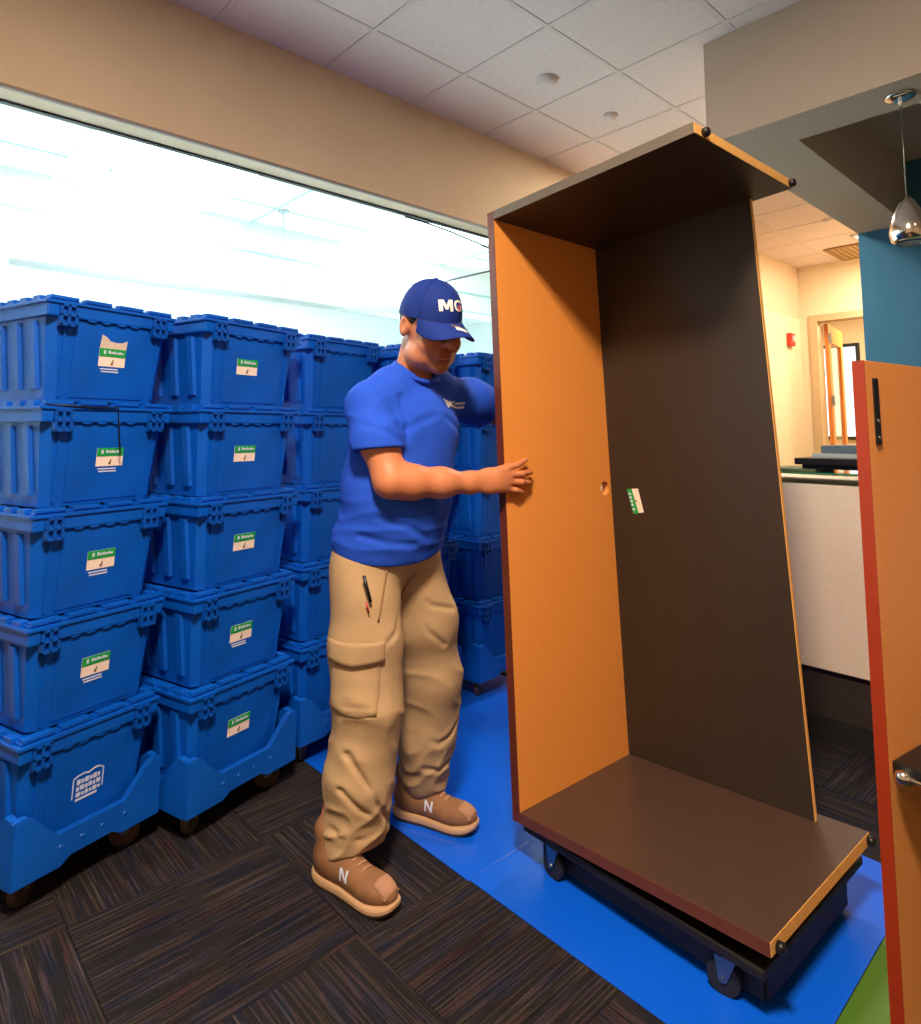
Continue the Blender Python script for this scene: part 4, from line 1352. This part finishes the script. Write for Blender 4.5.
wrap_p = obj('pen', pen, 'black_plastic', trous, True)
pen2 = bmesh.new()
tube(pen2, [tp(1.132, 1.632, 0.800), tp(1.140, 1.628, 0.770)], 0.0025, 6)
obj('key_ring', pen2, 'red_thread', trous, True)
lb_ = wrap(grid_patch(0.012, 0.020, 0.002, 2, 2), tb, tp(1.125, 1.80, 0.905), (-1, -0.35, 0), (0, 0, 1), 0.002)

# collar and hems of the shirt
sbv = bvh_of(shirt)
co = bmesh.new()
cpts = []
for k in range(33):
    t = 2 * math.pi * k / 32
    cpts.append((1.337 + 0.077 * math.sin(t), 1.660 - 0.064 * math.cos(t), 1.490 - 0.038 * math.cos(t)))
tube(co, [Vector(p) - PO for p in cpts], 0.0075, 8, caps=False)
obj('collar', co, 'collar', shirt, True)
# chest lettering
cpos, cn = tp(1.450, 1.55, 1.398), (0.20, -1, 0.30)
def poly_bm(poly, sx_, sy_, dx, dy, th_):
    bm = bmesh.new()
    lo_ = [bm.verts.new(((x - 0.5) * sx_ + dx, (y - 0.5) * sy_ + dy, 0.0)) for x, y in poly]
    hi_ = [bm.verts.new(((x - 0.5) * sx_ + dx, (y - 0.5) * sy_ + dy, th_)) for x, y in poly]
    n = len(poly)
    for i in range(n):
        j = (i + 1) % n
        bm.faces.new((lo_[i], lo_[j], hi_[j], hi_[i]))
    f = bm.faces.new(hi_)
    bmesh.ops.triangulate(bm, faces=[f])
    return bm
MP = [(0, 0), (0, 1), (0.30, 1), (0.5, 0.48), (0.70, 1), (1, 1), (1, 0), (0.77, 0), (0.77, 0.62), (0.58, 0.14), (0.42, 0.14), (0.23, 0.62), (0.23, 0)]
obj('chest_lettering', wrap(poly_bm(MP, 0.034, 0.024, -0.022, 0, 0.0008), sbv, cpos, cn, (0, 0, 1), 0.004), 'white_thread', shirt)
t = text_bm('G', 0.033, 0.0006, 0.0004)
bmesh.ops.scale(t, verts=t.verts, vec=(1.25, 1, 1))
bmesh.ops.translate(t, verts=t.verts, vec=(0.011, 0, 0))
obj('chest_lettering', wrap(t, sbv, cpos, cn, (0, 0, 1), 0.004), 'white_thread', shirt)
sl = grid_patch(0.0035, 0.032, 0.001, 1, 4, None)
bmesh.ops.rotate(sl, verts=sl.verts, cent=(0, 0, 0), matrix=Matrix.Rotation(R(12), 3, 'Z'))
bmesh.ops.translate(sl, verts=sl.verts, vec=(-0.047, 0, 0))
obj('chest_mark', wrap(sl, sbv, cpos, cn, (0, 0, 1), 0.0035), 'white_thread', shirt)
for y in (0.006, -0.006):
    g = grid_patch(0.040, 0.006, 0.001, 4, 1)
    bmesh.ops.translate(g, verts=g.verts, vec=(0.047, y, 0))
    obj('chest_mark', wrap(g, sbv, cpos, cn, (0, 0, 1), 0.0035), 'print_white', shirt)

# cap
capo = bmesh.new()
HM = Matrix.Translation(HC - PO) @ HR.to_4x4() @ Matrix.Scale(HS, 4)
A_, Bb, HH = 0.0890, 0.1085, 0.108
CZ = 0.034
NSEG, NR = 48, 14
rings = []
for i in range(NR):
    t = i / (NR - 1) * (math.pi / 2) * 0.985
    c_, s_ = math.cos(t) ** 0.86, math.sin(t) ** 0.95
    row = []
    for k in range(NSEG):
        p = 2 * math.pi * k / NSEG
        f = 1.0 + 0.010 * math.cos(6 * p) * 0.0
        x, y = A_ * c_ * math.sin(p) * f, 0.002 - Bb * c_ * math.cos(p) * f
        z = CZ + HH * s_ - (0.012 * (1 - s_)) * (1 - math.cos(p)) * 0.5
        row.append(capo.verts.new((x, y, z)))
    rings.append(row)
topv = capo.verts.new((0, 0.002, CZ + HH + 0.0005))
for i in range(NR - 1):
    for k in range(NSEG):
        l = (k + 1) % NSEG
        capo.faces.new((rings[i][k], rings[i][l], rings[i + 1][l], rings[i + 1][k]))
for k in range(NSEG):
    capo.faces.new((rings[-1][k], rings[-1][(k + 1) % NSEG], topv))
cap = obj('cap', capo, 'cap_navy', man, True)
cap.matrix_local = HM
cap['label'] = 'navy blue baseball cap with white letters'
bb = bmesh.new(); lathe(bb, [(0.0, 0.006), (0.006, 0.005), (0.009, 0.0)], 14, (0, 0.002, CZ + HH - 0.0005)); obj('button', bb, 'cap_navy', cap, True)
for k in range(6):
    sm = bmesh.new()
    p = 2 * math.pi * (k + 0.0) / 6
    pts_ = []
    for i in range(0, NR):
        t = i / (NR - 1) * (math.pi / 2) * 0.985
        c_, s_ = math.cos(t) ** 0.86, math.sin(t) ** 0.95
        pts_.append((A_ * c_ * math.sin(p) * 1.004, 0.002 - Bb * c_ * math.cos(p) * 1.004, CZ + HH * s_ - 0.012 * (1 - s_) * (1 - math.cos(p)) * 0.5 + 0.0004))
    tube(sm, pts_, 0.0011, 5)
    obj('seam', sm, 'cap_navy', cap, True)
br = bmesh.new()
nu, nv = 24, 8
lay = []
for th in (0.0, -0.003):
    G = []
    for i in range(nu + 1):
        u = -1 + 2 * i / nu
        ph = u * R(62)
        ix, iy = A_ * math.sin(ph), 0.002 - Bb * math.cos(ph)
        ext = 0.080 * (max(0.0, 1 - abs(u) ** 3.2)) ** 0.6
        row = []
        for j in range(nv + 1):
            v = j / nv
            x = ix * (1 + 0.0 * v) + 0.10 * ext * v * math.sin(ph)
            y = iy - ext * v
            z = CZ - 0.001 - 0.012 * (1 - math.cos(ph)) * 0.5 - 0.046 * (x / A_) ** 2 * v - 0.26 * ext * v + th
            row.append(br.verts.new((x, y, z)))
        G.append(row)
    lay.append(G)
for a in (0, 1):
    for i in range(nu):
        for j in range(nv):
            q = (lay[a][i][j], lay[a][i + 1][j], lay[a][i + 1][j + 1], lay[a][i][j + 1])
            br.faces.new(q if a == 0 else q[::-1])
for i in range(nu):
    br.faces.new((lay[0][i][nv], lay[0][i + 1][nv], lay[1][i + 1][nv], lay[1][i][nv]))
brim = obj('brim', br, 'cap_navy', cap, True)
cbv = bvh_of(cap)
cpo, cno = (0.004, -0.09, CZ + 0.046), (0, -1, 0.35)
obj('letter', wrap(poly_bm(MP, 0.042, 0.034, -0.022, 0, 0.0014), cbv, cpo, cno, (0, 0, 1), 0.0012), 'white_thread', cap)
t = text_bm('G', 0.047, 0.0008, 0.0010)
bmesh.ops.translate(t, verts=t.verts, vec=(0.020, 0, 0))
obj('letter', wrap(t, cbv, cpo, cno, (0, 0, 1), 0.0015), 'white_thread', cap)
rt_ = grid_patch(0.008, 0.016, 0.001, 2, 3)
bmesh.ops.translate(rt_, verts=rt_.verts, vec=(0.024, -0.004, 0))
obj('letter_accent', wrap(rt_, cbv, (0.004, -0.09, CZ + 0.046), (0, -1, 0.35), (0, 0, 1), 0.0035), 'red_thread', cap)
bbv = bvh_of(brim)
sk_ = grid_patch(0.034, 0.018, 0.0008, 5, 2)
obj('brim_sticker', wrap(sk_, bbv, (0.012, -0.145, CZ), (0, 0, 1), (0.25, 1, 0), 0.001), 'white_thread', brim)
sk_ = grid_patch(0.030, 0.010, 0.0008, 5, 2)
obj('brim_sticker', wrap(sk_, bbv, (0.004, -0.128, CZ), (0, 0, 1), (0.25, 1, 0), 0.001), 'ink', brim)

# shoes: local frame, toe towards -y
def outline(grow=0.0):
    c = [(0.0, -0.163), (0.030, -0.155), (0.046, -0.125), (0.051, -0.080), (0.047, -0.030), (0.039, 0.020), (0.038, 0.070), (0.037, 0.110), (0.022, 0.137), (0.0, 0.142),
         (-0.022, 0.137), (-0.037, 0.110), (-0.038, 0.070), (-0.036, 0.020), (-0.041, -0.030), (-0.047, -0.080), (-0.043, -0.125), (-0.028, -0.155)]
    return [(x * (1 + grow), y * (1 + grow * 0.4)) for x, y in c]
def smooth_outline(o, it=2):
    for _ in range(it):
        q = []
        for i in range(len(o)):
            a, b = o[i], o[(i + 1) % len(o)]
            q += [(a[0] * 0.75 + b[0] * 0.25, a[1] * 0.75 + b[1] * 0.25), (a[0] * 0.25 + b[0] * 0.75, a[1] * 0.25 + b[1] * 0.75)]
        o = q
    return o
def sole_bm(layers):
    bm = bmesh.new()
    prev = None
    base = smooth_outline(outline())
    for (z, g) in layers:
        ring = []
        for x, y in base:
            spring = 0.018 * max(0.0, (-y - 0.085) / 0.078) ** 2 + 0.004 * max(0.0, (y - 0.10) / 0.04) ** 2
            thick = 1.0 + 0.35 * max(0.0, min(1.0, (y + 0.05) / 0.15))
            ring.append(bm.verts.new((x * (1 + g), y * (1 + g * 0.4), z * thick + spring)))
        if prev:
            for i in range(len(ring)):
                j = (i + 1) % len(ring)
                bm.faces.new((prev[i], prev[j], ring[j], ring[i]))
        else:
            bm.faces.new(ring[::-1])
        prev = ring
    bm.faces.new(prev)
    return bm
U = Sculpt((-0.07, -0.19, 0.0), (0.07, 0.17, 0.18), 0.004)
U.ell((0, 0.092, 0.070), (0.038, 0.050, 0.050), 0.02)
U.ell((0, 0.030, 0.065), (0.040, 0.085, 0.050), 0.03)
U.ell((0.002, -0.075, 0.048), (0.046, 0.085, 0.037), 0.03)
U.cap((0, 0.080, 0.09), (0, 0.095, 0.145), 0.040, 0.040, 0.02)
U.cut((0, 0, 0.022), (0, 0, -1), 0.004)
upper_me = U.mesh('shoe')
upper_me.materials.append(MATS['shoe_brown'])
ubv = BVHTree.FromPolygons([v.co.copy() for v in upper_me.vertices], [tuple(p.vertices) for p in upper_me.polygons])
mid_me = me_of('midsole', sole_bm([(0.006, 0.0), (0.011, 0.05), (0.019, 0.05), (0.024, 0.0)]), 'sole')
outs_me = me_of('outsole', sole_bm([(0.0, -0.02), (0.007, 0.02)]), 'sole_dark')
def shoe(loc, ang):
    sh = obj('shoe', upper_me, None, man)
    sh.location = Vector(loc) - PO
    sh.rotation_euler = (0, 0, R(ang))
    part('midsole', 'midsole', sh); part('outsole', 'outsole', sh)
    for s in (-1, 1):                       # two light slanted marks on the sides, suede toe overlay, laces
        for k in range(3):
            g = grid_patch(0.006, 0.030, 0.001, 1, 4)
            bmesh.ops.rotate(g, verts=g.verts, cent=(0, 0, 0), matrix=Matrix.Rotation(R((0, 35, 0)[k]), 3, 'Z'))
            bmesh.ops.translate(g, verts=g.verts, vec=((k - 1) * 0.011, 0, 0))
            obj('side_mark', wrap(g, ubv, (s * 0.035, -0.005, 0.068), (s * 0.9, 0, 0.55), (0, 0, 1), 0.001), 'print_white', sh)
    obj('toe_overlay', wrap(grid_patch(0.060, 0.052, 0.0015, 8, 6), ubv, (0.002, -0.125, 0.06), (0, -0.5, 1), (0, 1, 0), 0.0008), 'shoe_patch', sh, True)
    for k in range(4):
        lc = grid_patch(0.034, 0.006, 0.002, 5, 1)
        obj('lace', wrap(lc, ubv, (0, -0.055 + 0.020 * k, 0.08), (0, -0.25, 1), (0.1, 1, 0), 0.001), 'shoe_patch', sh)
    return sh
shoe((1.118, 1.665, 0.0), 13.0)
shoe((1.500, 1.765, 0.0035), 24.0)
